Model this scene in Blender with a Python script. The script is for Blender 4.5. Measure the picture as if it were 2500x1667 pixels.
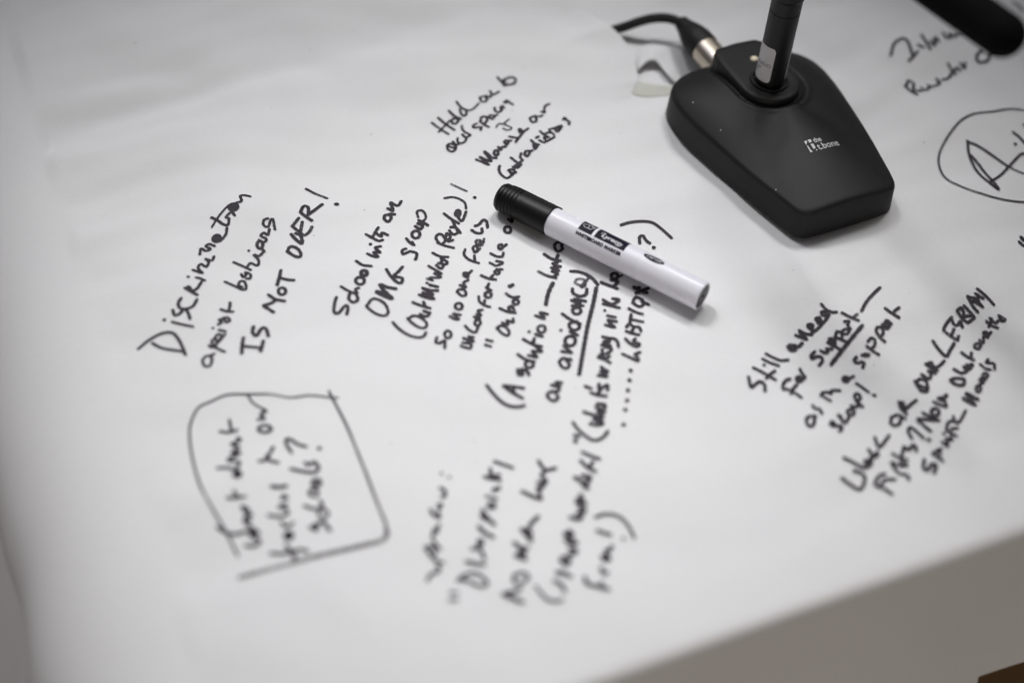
import bpy, bmesh, math, random
from mathutils import Vector, Matrix

# ------------------------------------------------------------------ reset
for o in list(bpy.data.objects): bpy.data.objects.remove(o, do_unlink=True)
scene = bpy.context.scene
col = scene.collection
R = math.radians

# ------------------------------------------------------------------ camera
cd = bpy.data.cameras.new('camera'); cam = bpy.data.objects.new('camera', cd); col.objects.link(cam)
PITCH, ROLL, HEIGHT = R(48.0), R(4.0), 0.575
fwd = Vector((0, math.cos(PITCH), -math.sin(PITCH))); rt0 = Vector((1, 0, 0)); up0 = rt0.cross(fwd)
rt = rt0*math.cos(ROLL)+up0*math.sin(ROLL); up = up0*math.cos(ROLL)-rt0*math.sin(ROLL)
m = Matrix((rt, up, -fwd)).transposed().to_4x4(); m.translation = Vector((0, 0, HEIGHT))
cam.matrix_world = m
cd.lens = 50; cd.sensor_width = 36; cd.sensor_fit = 'HORIZONTAL'; cd.clip_start = 0.02; cd.clip_end = 60
cd.dof.use_dof = True; cd.dof.focus_distance = 0.838; cd.dof.aperture_fstop = 2.15
scene.camera = cam

# ------------------------------------------------------------------ world, lamps, exposure
w = bpy.data.worlds.new('World'); scene.world = w; w.use_nodes = True
bg = w.node_tree.nodes['Background']; bg.inputs[0].default_value = (1.0, 0.96, 0.93, 1); bg.inputs[1].default_value = 0.08
def aim(o, target): o.rotation_euler = (Vector(target)-o.location).to_track_quat('-Z', 'Y').to_euler()
def lamp(name, kind, energy, colour, loc, target):
    d = bpy.data.lights.new(name, kind); o = bpy.data.objects.new(name, d); col.objects.link(o)
    d.energy = energy; d.color = colour; o.location = loc; aim(o, target); return d
# small bright ceiling spot beyond the table
d = lamp('ceiling_spot', 'SPOT', 20, (1.0, 0.985, 0.96), (0.145, 1.73, 1.87), (0.02, 0.52, 0)); d.spot_size = R(24); d.spot_blend = 1.0; d.shadow_soft_size = 0.06
# soft spots above the far side, added with narrow cones to imitate lens vignetting
d = lamp('vignette_spot', 'SPOT', 178, (1.0, 0.995, 0.985), (-0.72, 1.38, 1.92), (0.0, 0.50, 0)); d.spot_size = R(17.6); d.spot_blend = 1.0; d.shadow_soft_size = 0.34
d = lamp('vignette_spot', 'SPOT', 150, (1.0, 0.995, 0.985), (0.42, 1.42, 1.95), (0.0, 0.50, 0)); d.spot_size = R(18.2); d.spot_blend = 1.0; d.shadow_soft_size = 0.34
# large ceiling panel overhead, slightly to the left
d = lamp('ceiling_panel', 'AREA', 0.8, (0.95, 0.95, 1.0), (-0.35, 0.95, 1.75), (0.02, 0.60, 0)); d.shape = 'RECTANGLE'; d.size = 1.3; d.size_y = 0.8; d.spread = R(100)
# far cooler panel, upper left
d = lamp('far_panel', 'AREA', 4, (0.74, 0.76, 1.0), (-1.5, 1.9, 1.9), (0.0, 0.6, 0)); d.shape = 'RECTANGLE'; d.size = 1.2; d.size_y = 0.5
# added warm fill low behind the viewer, lightens the hanging near side
d = lamp('front_fill', 'AREA', 2.5, (1.0, 0.91, 0.81), (0.05, -1.30, 0.15), (0.12, 0.30, -0.14)); d.shape = 'RECTANGLE'; d.size = 0.7; d.size_y = 0.7; d.spread = R(110)
vs = scene.view_settings; vs.view_transform = 'Standard'; vs.look = 'None'; vs.exposure = 0; vs.gamma = 1; vs.use_curve_mapping = False
scene.render.engine = 'CYCLES'

# ------------------------------------------------------------------ helpers
def tag(o, label=None, cat=None, group=None, kind=None):
    if label: o['label'] = label
    if cat: o['category'] = cat
    if group: o['group'] = group
    if kind: o['kind'] = kind
    return o
def empty(name, loc=(0, 0, 0), rz=0.0):
    o = bpy.data.objects.new(name, None); col.objects.link(o); o.location = loc; o.rotation_euler = (0, 0, rz)
    o.empty_display_size = 0.02
    return o
def obj(name, verts, faces, mat, parent=None, smooth=True, auto=None):
    me = bpy.data.meshes.new(name); me.from_pydata([tuple(v) for v in verts], [], faces); me.validate(); me.update()
    if smooth:
        me.polygons.foreach_set('use_smooth', [True]*len(me.polygons))
        if auto: me.set_sharp_from_angle(angle=R(auto))
    if mat: me.materials.append(mat)
    o = bpy.data.objects.new(name, me); col.objects.link(o)
    if parent: o.parent = parent
    return o
def bm_obj(name, bm, mat, parent=None, smooth=True, auto=None):
    bmesh.ops.recalc_face_normals(bm, faces=bm.faces)
    me = bpy.data.meshes.new(name); bm.to_mesh(me); bm.free()
    if smooth:
        me.polygons.foreach_set('use_smooth', [True]*len(me.polygons))
        if auto: me.set_sharp_from_angle(angle=R(auto))
    me.materials.append(mat)
    o = bpy.data.objects.new(name, me); col.objects.link(o)
    if parent: o.parent = parent
    return o
def lathe(prof, seg=48, axis='z', cap=(True, True)):
    """prof: list of (r, t) along the axis -> bmesh"""
    bm = bmesh.new(); rings = []
    full = [prof[0]]                       # support rings keep the shading of long straight walls true
    for (r0, t0), (r1, t1) in zip(prof, prof[1:]):
        l = math.hypot(r1-r0, t1-t0)
        if l > 0.0025:
            for q in (0.0004/l, 0.5, 1-0.0004/l): full.append((r0+(r1-r0)*q, t0+(t1-t0)*q))
        full.append((r1, t1))
    for r, t in full:
        ring = []
        for k in range(seg):
            a = 2*math.pi*k/seg
            c, s = r*math.cos(a), r*math.sin(a)
            ring.append(bm.verts.new({'z': (c, s, t), 'x': (t, c, s), 'y': (s, t, c)}[axis]))
        rings.append(ring)
    for A, B in zip(rings, rings[1:]):
        for k in range(seg): bm.faces.new((A[k], A[(k+1) % seg], B[(k+1) % seg], B[k]))
    if cap[0]: bm.faces.new(list(reversed(rings[0])))
    if cap[1]: bm.faces.new(rings[-1])
    return bm
def catmull(P, n=6):
    P = [Vector(p) for p in P]
    if len(P) < 3: return P
    out = []
    for i in range(len(P)-1):
        p0 = P[i-1] if i else P[0]*2-P[1]; p1, p2 = P[i], P[i+1]
        p3 = P[i+2] if i+2 < len(P) else P[-1]*2-P[-2]
        for k in range(n):
            t = k/n
            out.append(0.5*((2*p1)+(p2-p0)*t+(2*p0-5*p1+4*p2-p3)*t*t+(3*p1-p0-3*p2+p3)*t*t*t))
    out.append(P[-1]); return out
def tube(path, rad, seg=20, n=8):
    P = catmull(path, n); bm = bmesh.new(); rings = []; ref = Vector((0, 0, 1))
    for i, p in enumerate(P):
        d = (P[min(i+1, len(P)-1)]-P[max(i-1, 0)]).normalized()
        if i == 0 and abs(d.dot(ref)) > 0.9: ref = Vector((0, 1, 0))
        x = (ref-d*ref.dot(d)).normalized(); y = d.cross(x); ref = x
        r = rad(i/(len(P)-1)) if callable(rad) else rad
        rings.append([bm.verts.new(p+(x*math.cos(2*math.pi*k/seg)+y*math.sin(2*math.pi*k/seg))*r) for k in range(seg)])
    for A, B in zip(rings, rings[1:]):
        for k in range(seg): bm.faces.new((A[k], A[(k+1) % seg], B[(k+1) % seg], B[k]))
    bm.faces.new(list(reversed(rings[0]))); bm.faces.new(rings[-1])
    return bm
def text2d(s, size, shear=0.0, bold=0.0, spacing=1.0, sub=0.0006, sx=1.0):
    """lettering as a flat, finely triangulated mesh: verts (x, y), faces"""
    cu = bpy.data.curves.new('lettering', 'FONT'); cu.body = s; cu.size = size; cu.shear = shear; cu.offset = bold
    cu.space_character = spacing; cu.resolution_u = 4; cu.fill_mode = 'FRONT'
    o = bpy.data.objects.new('lettering', cu); col.objects.link(o)
    bpy.context.view_layer.update()
    dg = bpy.context.evaluated_depsgraph_get()
    me = bpy.data.meshes.new_from_object(o.evaluated_get(dg))
    bm = bmesh.new(); bm.from_mesh(me); bmesh.ops.triangulate(bm, faces=bm.faces)
    if sub:
        for _ in range(4):
            lg = [e for e in bm.edges if e.calc_length() > sub]
            if not lg: break
            bmesh.ops.subdivide_edges(bm, edges=lg, cuts=1); bmesh.ops.triangulate(bm, faces=bm.faces)
    bm.verts.index_update()
    V = [(v.co.x*sx, v.co.y) for v in bm.verts]; F = [[v.index for v in f.verts] for f in bm.faces]
    bm.free(); bpy.data.objects.remove(o, do_unlink=True); bpy.data.curves.remove(cu); bpy.data.meshes.remove(me)
    return V, F
def ribbon(P, width, V, F, fn, n=5, flat=False):
    """round-ended stroke of a pen along P (2-D), fn maps (x, y) to the surface"""
    Q = catmull([Vector((p[0], p[1], 0)) for p in P], n)
    D = [Q[0]]
    for q in Q[1:]:
        m_ = int((q-D[-1]).length/0.0012)
        a_ = D[-1]
        for k in range(1, m_+1): D.append(a_+(q-a_)*k/(m_+1))
        D.append(q)
    Q = D
    h = width/2
    if len(Q) > 1 and (Q[-1]-Q[0]).length < width*0.5 and len(P) == 2:
        c = Q[0]; base = len(V)
        for k in range(14): V.append(fn(c.x+h*math.cos(k*math.pi/7), c.y+h*math.sin(k*math.pi/7)))
        F.append(list(range(base, base+14))); return
    L = []
    for i in range(len(Q)):
        d = (Q[min(i+1, len(Q)-1)]-Q[max(i-1, 0)])
        d = d.normalized() if d.length > 1e-9 else Vector((1, 0, 0))
        L.append((Q[i], d))
    rows = []
    p, d = L[0]; nrm = Vector((-d.y, d.x, 0))
    for a in (75, 45, 20): rows.append((p-d*h*math.sin(R(a)), nrm*h*math.cos(R(a))))
    for i, (p, d) in enumerate(L):
        wv = 1+0.10*math.sin(i*1.7+p.x*900)
        rows.append((p, Vector((-d.y, d.x, 0))*h*wv))
    p, d = L[-1]; nrm = Vector((-d.y, d.x, 0))
    for a in (20, 45, 75): rows.append((p+d*h*math.sin(R(a)), nrm*h*math.cos(R(a))))
    base = len(V)
    for c, o in rows: V.append(fn(c.x+o.x, c.y+o.y)); V.append(fn(c.x-o.x, c.y-o.y))
    for i in range(len(rows)-1):
        a = base+2*i; F.append([a, a+1, a+3, a+2])

# ------------------------------------------------------------------ materials
def mat(name, base, rough=0.5, metal=0.0, var=0.0, vscale=40, bump=0.0, bscale=300, spec=0.5, coat=0.0):
    m = bpy.data.materials.new(name); m.use_nodes = True; nt = m.node_tree; b = nt.nodes['Principled BSDF']
    b.inputs['Base Color'].default_value = (*base, 1); b.inputs['Roughness'].default_value = rough
    b.inputs['Metallic'].default_value = metal; b.inputs['Specular IOR Level'].default_value = spec
    b.inputs['Coat Weight'].default_value = coat
    tc = nt.nodes.new('ShaderNodeTexCoord')
    if var:
        n = nt.nodes.new('ShaderNodeTexNoise'); n.inputs['Scale'].default_value = vscale; n.inputs['Detail'].default_value = 5
        nt.links.new(tc.outputs['Object'], n.inputs['Vector'])
        mx = nt.nodes.new('ShaderNodeMix'); mx.data_type = 'RGBA'
        mx.inputs[6].default_value = (*[c*(1-var) for c in base], 1); mx.inputs[7].default_value = (*[min(1, c*(1+var)) for c in base], 1)
        nt.links.new(n.outputs['Fac'], mx.inputs[0]); nt.links.new(mx.outputs[2], b.inputs['Base Color'])
        rr = nt.nodes.new('ShaderNodeMapRange'); rr.inputs['To Min'].default_value = max(0, rough-0.07); rr.inputs['To Max'].default_value = min(1, rough+0.07)
        nt.links.new(n.outputs['Fac'], rr.inputs['Value']); nt.links.new(rr.outputs[0], b.inputs['Roughness'])
    if bump:
        n2 = nt.nodes.new('ShaderNodeTexNoise'); n2.inputs['Scale'].default_value = bscale; n2.inputs['Detail'].default_value = 3
        nt.links.new(tc.outputs['Object'], n2.inputs['Vector'])
        bp = nt.nodes.new('ShaderNodeBump'); bp.inputs['Strength'].default_value = bump; bp.inputs['Distance'].default_value = 0.0004
        nt.links.new(n2.outputs['Fac'], bp.inputs['Height']); nt.links.new(bp.outputs['Normal'], b.inputs['Normal'])
    return m

def cloth_material():
    m = bpy.data.materials.new('woven_white_cover'); m.use_nodes = True; nt = m.node_tree; b = nt.nodes['Principled BSDF']
    L = nt.links.new; N = nt.nodes.new
    b.inputs['Roughness'].default_value = 0.75; b.inputs['Specular IOR Level'].default_value = 0.25
    tc = N('ShaderNodeTexCoord')
    n = N('ShaderNodeTexNoise'); n.inputs['Scale'].default_value = 6; n.inputs['Detail'].default_value = 9; n.inputs['Roughness'].default_value = 0.6
    L(tc.outputs['Object'], n.inputs['Vector'])
    mx = N('ShaderNodeMix'); mx.data_type = 'RGBA'
    mx.inputs[6].default_value = (0.715, 0.715, 0.745, 1); mx.inputs[7].default_value = (0.83, 0.827, 0.82, 1)
    L(n.outputs['Fac'], mx.inputs[0])
    # fibres and fine soiling
    n3 = N('ShaderNodeTexNoise'); n3.inputs['Scale'].default_value = 420; n3.inputs['Detail'].default_value = 3; L(tc.outputs['Object'], n3.inputs['Vector'])
    r3 = N('ShaderNodeMapRange'); r3.inputs['From Min'].default_value = 0.3; r3.inputs['From Max'].default_value = 0.7
    r3.inputs['To Min'].default_value = 0.985; r3.inputs['To Max'].default_value = 1.01; L(n3.outputs['Fac'], r3.inputs['Value'])
    mu = N('ShaderNodeMix'); mu.data_type = 'RGBA'; mu.blend_type = 'MULTIPLY'; mu.inputs[0].default_value = 1
    L(mx.outputs[2], mu.inputs[6]); L(r3.outputs[0], mu.inputs[7])
    # the greenish reverse side
    ge = N('ShaderNodeNewGeometry'); mb = N('ShaderNodeMix'); mb.data_type = 'RGBA'
    mb.inputs[7].default_value = (0.72, 0.74, 0.62, 1); L(ge.outputs['Backfacing'], mb.inputs[0]); L(mu.outputs[2], mb.inputs[6])
    L(mb.outputs[2], b.inputs['Base Color'])
    # weave
    wv = []
    for d in ('X', 'Y'):
        t = N('ShaderNodeTexWave'); t.wave_type = 'BANDS'; t.bands_direction = d; t.inputs['Scale'].default_value = 420; t.inputs['Distortion'].default_value = 1.2
        t.inputs['Detail'].default_value = 1
        L(tc.outputs['Object'], t.inputs['Vector']); wv.append(t)
    ad_ = N('ShaderNodeMath'); ad_.operation = 'ADD'; L(wv[0].outputs['Fac'], ad_.inputs[0]); L(wv[1].outputs['Fac'], ad_.inputs[1])
    a2 = N('ShaderNodeMath'); a2.operation = 'MULTIPLY_ADD'; a2.inputs[1].default_value = 2.0; L(n3.outputs['Fac'], a2.inputs[0]); L(ad_.outputs[0], a2.inputs[2])
    bp = N('ShaderNodeBump'); bp.inputs['Strength'].default_value = 0.18; bp.inputs['Distance'].default_value = 0.00010
    L(a2.outputs[0], bp.inputs['Height']); L(bp.outputs['Normal'], b.inputs['Normal'])
    return m

def ink_material(name, dry, colr):
    """felt-pen ink: nearly black, with streaks where the nib ran dry"""
    m = bpy.data.materials.new(name); m.use_nodes = True; nt = m.node_tree; b = nt.nodes['Principled BSDF']
    L = nt.links.new; N = nt.nodes.new
    b.inputs['Roughness'].default_value = 0.6; b.inputs['Specular IOR Level'].default_value = 0.25
    tc = N('ShaderNodeTexCoord')
    n = N('ShaderNodeTexNoise'); n.inputs['Scale'].default_value = 160; n.inputs['Detail'].default_value = 3; L(tc.outputs['Object'], n.inputs['Vector'])
    mx = N('ShaderNodeMix'); mx.data_type = 'RGBA'; mx.inputs[6].default_value = (*colr, 1); mx.inputs[7].default_value = (*[c*2.6 for c in colr], 1)
    L(n.outputs['Fac'], mx.inputs[0]); L(mx.outputs[2], b.inputs['Base Color'])
    mp = N('ShaderNodeMapping'); mp.inputs['Scale'].default_value = (1, 0.45, 1); mp.inputs['Rotation'].default_value = (0, 0, R(-62)); L(tc.outputs['Object'], mp.inputs['Vector'])
    n2 = N('ShaderNodeTexNoise'); n2.inputs['Scale'].default_value = 1900; n2.inputs['Detail'].default_value = 2; L(mp.outputs[0], n2.inputs['Vector'])
    n4 = N('ShaderNodeTexNoise'); n4.inputs['Scale'].default_value = 38; n4.inputs['Detail'].default_value = 2; L(tc.outputs['Object'], n4.inputs['Vector'])
    ad_ = N('ShaderNodeMath'); ad_.operation = 'ADD'; L(n2.outputs['Fac'], ad_.inputs[0]); L(n4.outputs['Fac'], ad_.inputs[1])
    r = N('ShaderNodeMapRange'); r.inputs['From Min'].default_value = 1.14-dry; r.inputs['From Max'].default_value = 1.36-dry
    r.inputs['To Min'].default_value = 0.0; r.inputs['To Max'].default_value = 0.55; L(ad_.outputs[0], r.inputs['Value'])
    tr = N('ShaderNodeBsdfTransparent'); ms = N('ShaderNodeMixShader')
    L(r.outputs[0], ms.inputs[0]); L(b.outputs[0], ms.inputs[1]); L(tr.outputs[0], ms.inputs[2])
    L(ms.outputs[0], nt.nodes['Material Output'].inputs['Surface'])
    return m

def wood_floor():
    m = bpy.data.materials.new('brown_floor'); m.use_nodes = True; nt = m.node_tree; b = nt.nodes['Principled BSDF']
    L = nt.links.new; N = nt.nodes.new
    tc = N('ShaderNodeTexCoord'); mp = N('ShaderNodeMapping'); mp.inputs['Scale'].default_value = (1, 12, 1); L(tc.outputs['Object'], mp.inputs['Vector'])
    n = N('ShaderNodeTexNoise'); n.inputs['Scale'].default_value = 4; n.inputs['Detail'].default_value = 8; L(mp.outputs[0], n.inputs['Vector'])
    r = N('ShaderNodeValToRGB'); r.color_ramp.elements[0].color = (0.24, 0.145, 0.07, 1); r.color_ramp.elements[1].color = (0.44, 0.28, 0.14, 1)
    L(n.outputs['Fac'], r.inputs[0]); L(r.outputs[0], b.inputs['Base Color']); b.inputs['Roughness'].default_value = 0.4
    return m

M_cloth = cloth_material()
M_under = mat('cover_reverse', (0.62, 0.625, 0.575), 0.85, var=0.06, vscale=60)
M_ink = ink_material('felt_pen_ink', 0.015, (0.016, 0.013, 0.018))
M_inkgrey = ink_material('grey_worn_felt_pen_ink', 0.30, (0.10, 0.095, 0.10))
M_inkdry = ink_material('faint_felt_pen_ink', 0.12, (0.028, 0.025, 0.031))
M_plastic = mat('black_moulded_plastic', (0.0125, 0.0125, 0.013), 0.52, var=0.16, vscale=30, bump=0.22, bscale=1500, spec=0.22)
M_plastic2 = mat('black_satin_metal', (0.006, 0.006, 0.0065), 0.40, var=0.1, vscale=40, spec=0.3)
M_rubber = mat('black_rubber', (0.009, 0.009, 0.0095), 0.55, var=0.1, vscale=60, spec=0.3)
M_foam = mat('black_foam', (0.003, 0.003, 0.0035), 0.95, var=0.3, vscale=600, bump=0.9, bscale=900, spec=0.1)
M_nickel = mat('satin_nickel', (0.62, 0.56, 0.47), 0.33, metal=1.0, var=0.08, vscale=60)
M_barrel = mat('white_glossy_barrel', (0.78, 0.775, 0.85), 0.26, var=0.012, vscale=30)
M_cap = mat('black_cap_plastic', (0.005, 0.005, 0.0055), 0.42, var=0.1, vscale=60, spec=0.28)
M_print = mat('dark_print', (0.008, 0.005, 0.018), 0.5, var=0.1, vscale=90, spec=0.12)
M_white = mat('white_print', (0.72, 0.72, 0.76), 0.5, var=0.02, vscale=90)
M_sticker = mat('grey_sticker', (0.50, 0.495, 0.51), 0.6, var=0.05, vscale=120)
M_stickerink = mat('sticker_ink', (0.015, 0.015, 0.02), 0.6, var=0.1, vscale=120)
M_led = mat('cream_lens', (0.78, 0.70, 0.52), 0.15, var=0.05, vscale=300)
M_logo = mat('pale_logo_print', (0.62, 0.62, 0.64), 0.5, var=0.03, vscale=200)
M_chip = mat('bare_plastic_chip', (0.4, 0.4, 0.41), 0.6, var=0.1, vscale=300)
M_table = mat('pale_table_board', (0.45, 0.40, 0.33), 0.5, var=0.1, vscale=12)
M_steel = mat('grey_table_leg', (0.35, 0.35, 0.36), 0.35, metal=0.8, var=0.05, vscale=30)
M_floor = wood_floor()

# ------------------------------------------------------------------ floor and table
TA = R(25.3); E1 = Vector((math.cos(TA), math.sin(TA), 0)); E2 = Vector((-math.sin(TA), math.cos(TA), 0))
def T(u, v, z=0.0): return E1*u+E2*v+Vector((0, 0, z))
U0, V0 = -0.031, 0.2665            # the table's left and near edge
U1, V1 = 1.30, 1.06
fl = obj('floor', [(-4, -4, -0.74), (4, -4, -0.74), (4, 5, -0.74), (-4, 5, -0.74)], [(0, 1, 2, 3)], M_floor, smooth=False)
tag(fl, kind='structure')
tb = empty('table', T((U0+U1)/2, (V0+V1)/2, -0.74), TA)
tag(tb, 'rectangular table hidden under the white cover with handwriting', 'table')
def boxbm(cx, cy, cz, sx, sy, sz, bev=0.0):
    bm = bmesh.new(); bmesh.ops.create_cube(bm, size=1)
    for v in bm.verts: v.co = Vector((cx+v.co.x*sx, cy+v.co.y*sy, cz+v.co.z*sz))
    if bev: bmesh.ops.bevel(bm, geom=list(bm.edges), offset=bev, segments=3, affect='EDGES')
    return bm
LU, LV = U1-U0, V1-V0
bm_obj('tabletop', boxbm(0, 0, 0.74-0.0275, LU-0.05, LV-0.02, 0.025, 0.004), M_table, tb, auto=40)
for sx in (-1, 1):
    for sy in (-1, 1):
        bm_obj('leg', lathe([(0.016, 0.0), (0.018, 0.004), (0.018, 0.6995)], 24), M_steel, tb, auto=40).location = (sx*(LU/2-0.09), sy*(LV/2-0.09), 0)

# ------------------------------------------------------------------ tablecloth
WR = [(-0.008100000000000001, 0.028, 0.6, [(-0.3622, 0.5972), (-0.3137, 0.6351), (-0.2664, 0.6828), (-0.2035, 0.727), (-0.1221, 0.7714), (-0.0444, 0.8274)]), (0.006750000000000001, 0.045, 1.0, [(-0.4004, 0.709), (-0.3178, 0.7399), (-0.2197, 0.7829), (-0.1439, 0.83)]), (0.0054, 0.01, 1.6, [(-0.2818, 0.6932), (-0.2664, 0.704), (-0.2502, 0.7125), (-0.2287, 0.7216)]), (0.004725, 0.016, 1.0, [(-0.3162, 0.5949), (-0.2892, 0.6265), (-0.2665, 0.663)]), (-0.004725, 0.006, 1.0, [(-0.2874, 0.5006), (-0.2802, 0.5211), (-0.2754, 0.5356), (-0.2707, 0.5473)]), (0.004050000000000001, 0.012, 1.2, [(-0.2926, 0.5031), (-0.282, 0.535), (-0.2687, 0.5524)]), (0.00081, 0.004, 1.0, [(0.0006, 0.7676), (0.0272, 0.791), (0.052, 0.8092)]), (0.0018900000000000002, 0.03, 1.0, [(0.1634, 0.602), (0.1999, 0.5658), (0.2417, 0.5204)]), (-0.0010800000000000002, 0.022, 1.0, [(0.146, 0.5934), (0.1815, 0.5451), (0.2099, 0.5)]), (0.0021600000000000005, 0.026, 1.0, [(0.2435, 0.66), (0.2682, 0.6124), (0.3098, 0.5573)]), (-0.004725, 0.04, 1.0, [(-0.1425, 0.642), (-0.0851, 0.6827), (-0.0111, 0.7317)]), (0.0033750000000000004, 0.02, 1.3, [(0.1824, 0.8302), (0.2365, 0.8084), (0.2922, 0.8432)]), (0.0033750000000000004, 0.022, 1.0, [(-0.1903, 0.5408), (-0.1674, 0.5893), (-0.1571, 0.6404)]), (-0.0033750000000000004, 0.03, 1.0, [(-0.2215, 0.557), (-0.2105, 0.6129), (-0.2026, 0.6699)])]
def wr_height(x, y):
    h = 0.0
    for amp, wid, asym, P in WR:
        best = 1e9; tt = 0; n = len(P)-1
        for i in range(n):
            ax, ay = P[i]; bx, by = P[i+1]
            dx, dy = bx-ax, by-ay; L2 = dx*dx+dy*dy
            t = max(0, min(1, ((x-ax)*dx+(y-ay)*dy)/L2))
            qx, qy = x-ax-dx*t, y-ay-dy*t; d = math.hypot(qx, qy)
            if d < best: best = d; tt = (i+t)/n; sd = 1 if qx*dy-qy*dx > 0 else -1
        ww = wid*(asym if sd > 0 else 1)
        if best < 4*ww: h += amp*math.exp(-(best/ww)**2)*(0.25+0.75*math.sin(math.pi*min(1, max(0, tt))))
    # gentle ripples, flatter in the middle where people have written
    d2 = ((x-0.02)/0.20)**2+((y-0.50)/0.20)**2
    k = 0.25+0.75*min(1, d2/2.2)
    wx = x+0.02*math.sin(y*14+1.3)+0.008*math.sin(y*37+x*12); wy = y+0.025*math.sin(x*11+0.4)+0.007*math.sin(x*43-y*9)
    h += 1.7*k*(0.00075*math.sin(wx*38+wy*66)+0.0006*math.sin(wx*-29+wy*88+2.0)+0.00035*math.sin(wx*120+wy*47+0.7)+0.00022*math.sin(wx*-70+wy*210))
    h += 0.0005*math.sin(x*17+y*9+1)*math.sin(y*21-x*6)+0.00025*math.sin(x*41-y*23)*math.sin(y*37+x*11+2)
    return h
def on_cloth(x, y):
    p = Vector((x, y, 0)); u, v = p.dot(E1), p.dot(E2)
    fade = min(1, max(0, (u-U0)/0.05))*min(1, max(0, (v-V0)/0.05))
    return wr_height(x, y)*fade
def bend(a, r, flare):
    if a <= 0: return 0.0, 0.0
    q = a/r
    if q < math.pi/2: return r*math.sin(q), r*(1-math.cos(q))
    l = a-r*math.pi/2
    return r+flare*l, r+l
def frange(a, b, s):
    n = max(1, round((b-a)/s)); return [a+(b-a)*i/n for i in range(n)]
RL, RN = 0.075, 0.0075
US = frange(-0.62, -0.08, 0.010)+frange(-0.08, 0.08, 0.004)+frange(0.08, 0.80, 0.004)+frange(0.80, 1.25, 0.03)+frange(1.25, 1.62, 0.02)+[1.62]
VS = frange(-0.30, -0.02, 0.006)+frange(-0.02, 0.012, 0.0016)+frange(0.012, 0.62, 0.004)+frange(0.62, 0.80, 0.01)+frange(0.80, 1.12, 0.02)+[1.12]
verts = []; faces = []
for j, tv in enumerate(VS):
    for i, tu in enumerate(US):
        u = U0+tu; v = V0+tv
        hang = 1.0
        if tv < 0:                      # the hem of the near side drops in a step where the cover was cut
            tv2 = tv
        else: tv2 = tv
        a = max(0, RL*0.6-tu); b = max(0, RN*0.6-tv2); c = max(0, tu-LU)
        if a > 0 and b > 0:
            d = math.hypot(a, b); hz, dr = bend(d, 0.018, 0.45)
            x = (U0+RL*0.6)-hz*a/d; y = (V0+RN*0.6)-hz*b/d; z = -dr
        elif a > 0:
            hz, dr = bend(a, RL, 0.36); f = min(1, dr/0.40)
            hz += f*(0.010*math.sin(v*38+0.4)+0.004*math.sin(v*83))
            x = (U0+RL*0.6)-hz; y = v; z = -dr
        elif b > 0:
            hz, dr = bend(b, RN, 0.02); f = min(1, dr/0.15)
            hz += f*f*(0.004+0.030*(0.5+0.5*math.sin(u*11-4.0)))+f*0.0022*math.sin(u*37+1)
            x = u; y = (V0+RN*0.6)-hz; z = -dr
        elif c > 0:
            hz, dr = bend(c, 0.01, 0.05); x = U1+hz; y = v; z = -dr
        else: x = u; y = v; z = 0
        P = T(x, y, z)
        if a == 0 and b == 0 and c == 0: P.z += on_cloth(P.x, P.y)
        verts.append(P)
nu = len(US)
for j in range(len(VS)-1):
    for i in range(nu-1):
        if VS[j] < -0.120 and U0+US[i] > 0.413 and U0+US[i] < 1.2: continue
        k = j*nu+i; faces.append((k, k+1, k+nu+1, k+nu))
cloth = obj('tablecloth', verts, faces, M_cloth)
tag(cloth, 'white cover over the table, written all over in black felt pen', 'tablecloth')

# torn place where the microphone lead comes through
def sheet(name, edge, back, lift, matx, rows=10, thick=0.0005):
    """edge: raised torn edge (x, y, z); back: where the sheet lies flat again"""
    A = catmull([Vector(e) for e in edge], 6); B = catmull([Vector(b) for b in back], 6)
    V = []; F = []
    for j in range(rows+1):
        t = j/rows; s = 1-(t*t*(3-2*t))
        for p, q in zip(A, B):
            x = p.x+(q.x-p.x)*t; y = p.y+(q.y-p.y)*t
            V.append((x, y, on_cloth(x, y)+0.00004+thick*(1-t)+max(0, p.z)*s))
    n = len(A)
    for j in range(rows):
        for i in range(n-1):
            k = j*n+i; F.append((k, k+1, k+n+1, k+n))
    me_n = V; o = obj(name, V, F, matx, cloth)
    # face upwards
    if o.data.polygons[0].normal.z < 0: o.data.flip_normals()
    if thick > 0.0003: md = o.modifiers.new('paper', 'SOLIDIFY'); md.thickness = thick; md.offset = -1
    return o
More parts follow.
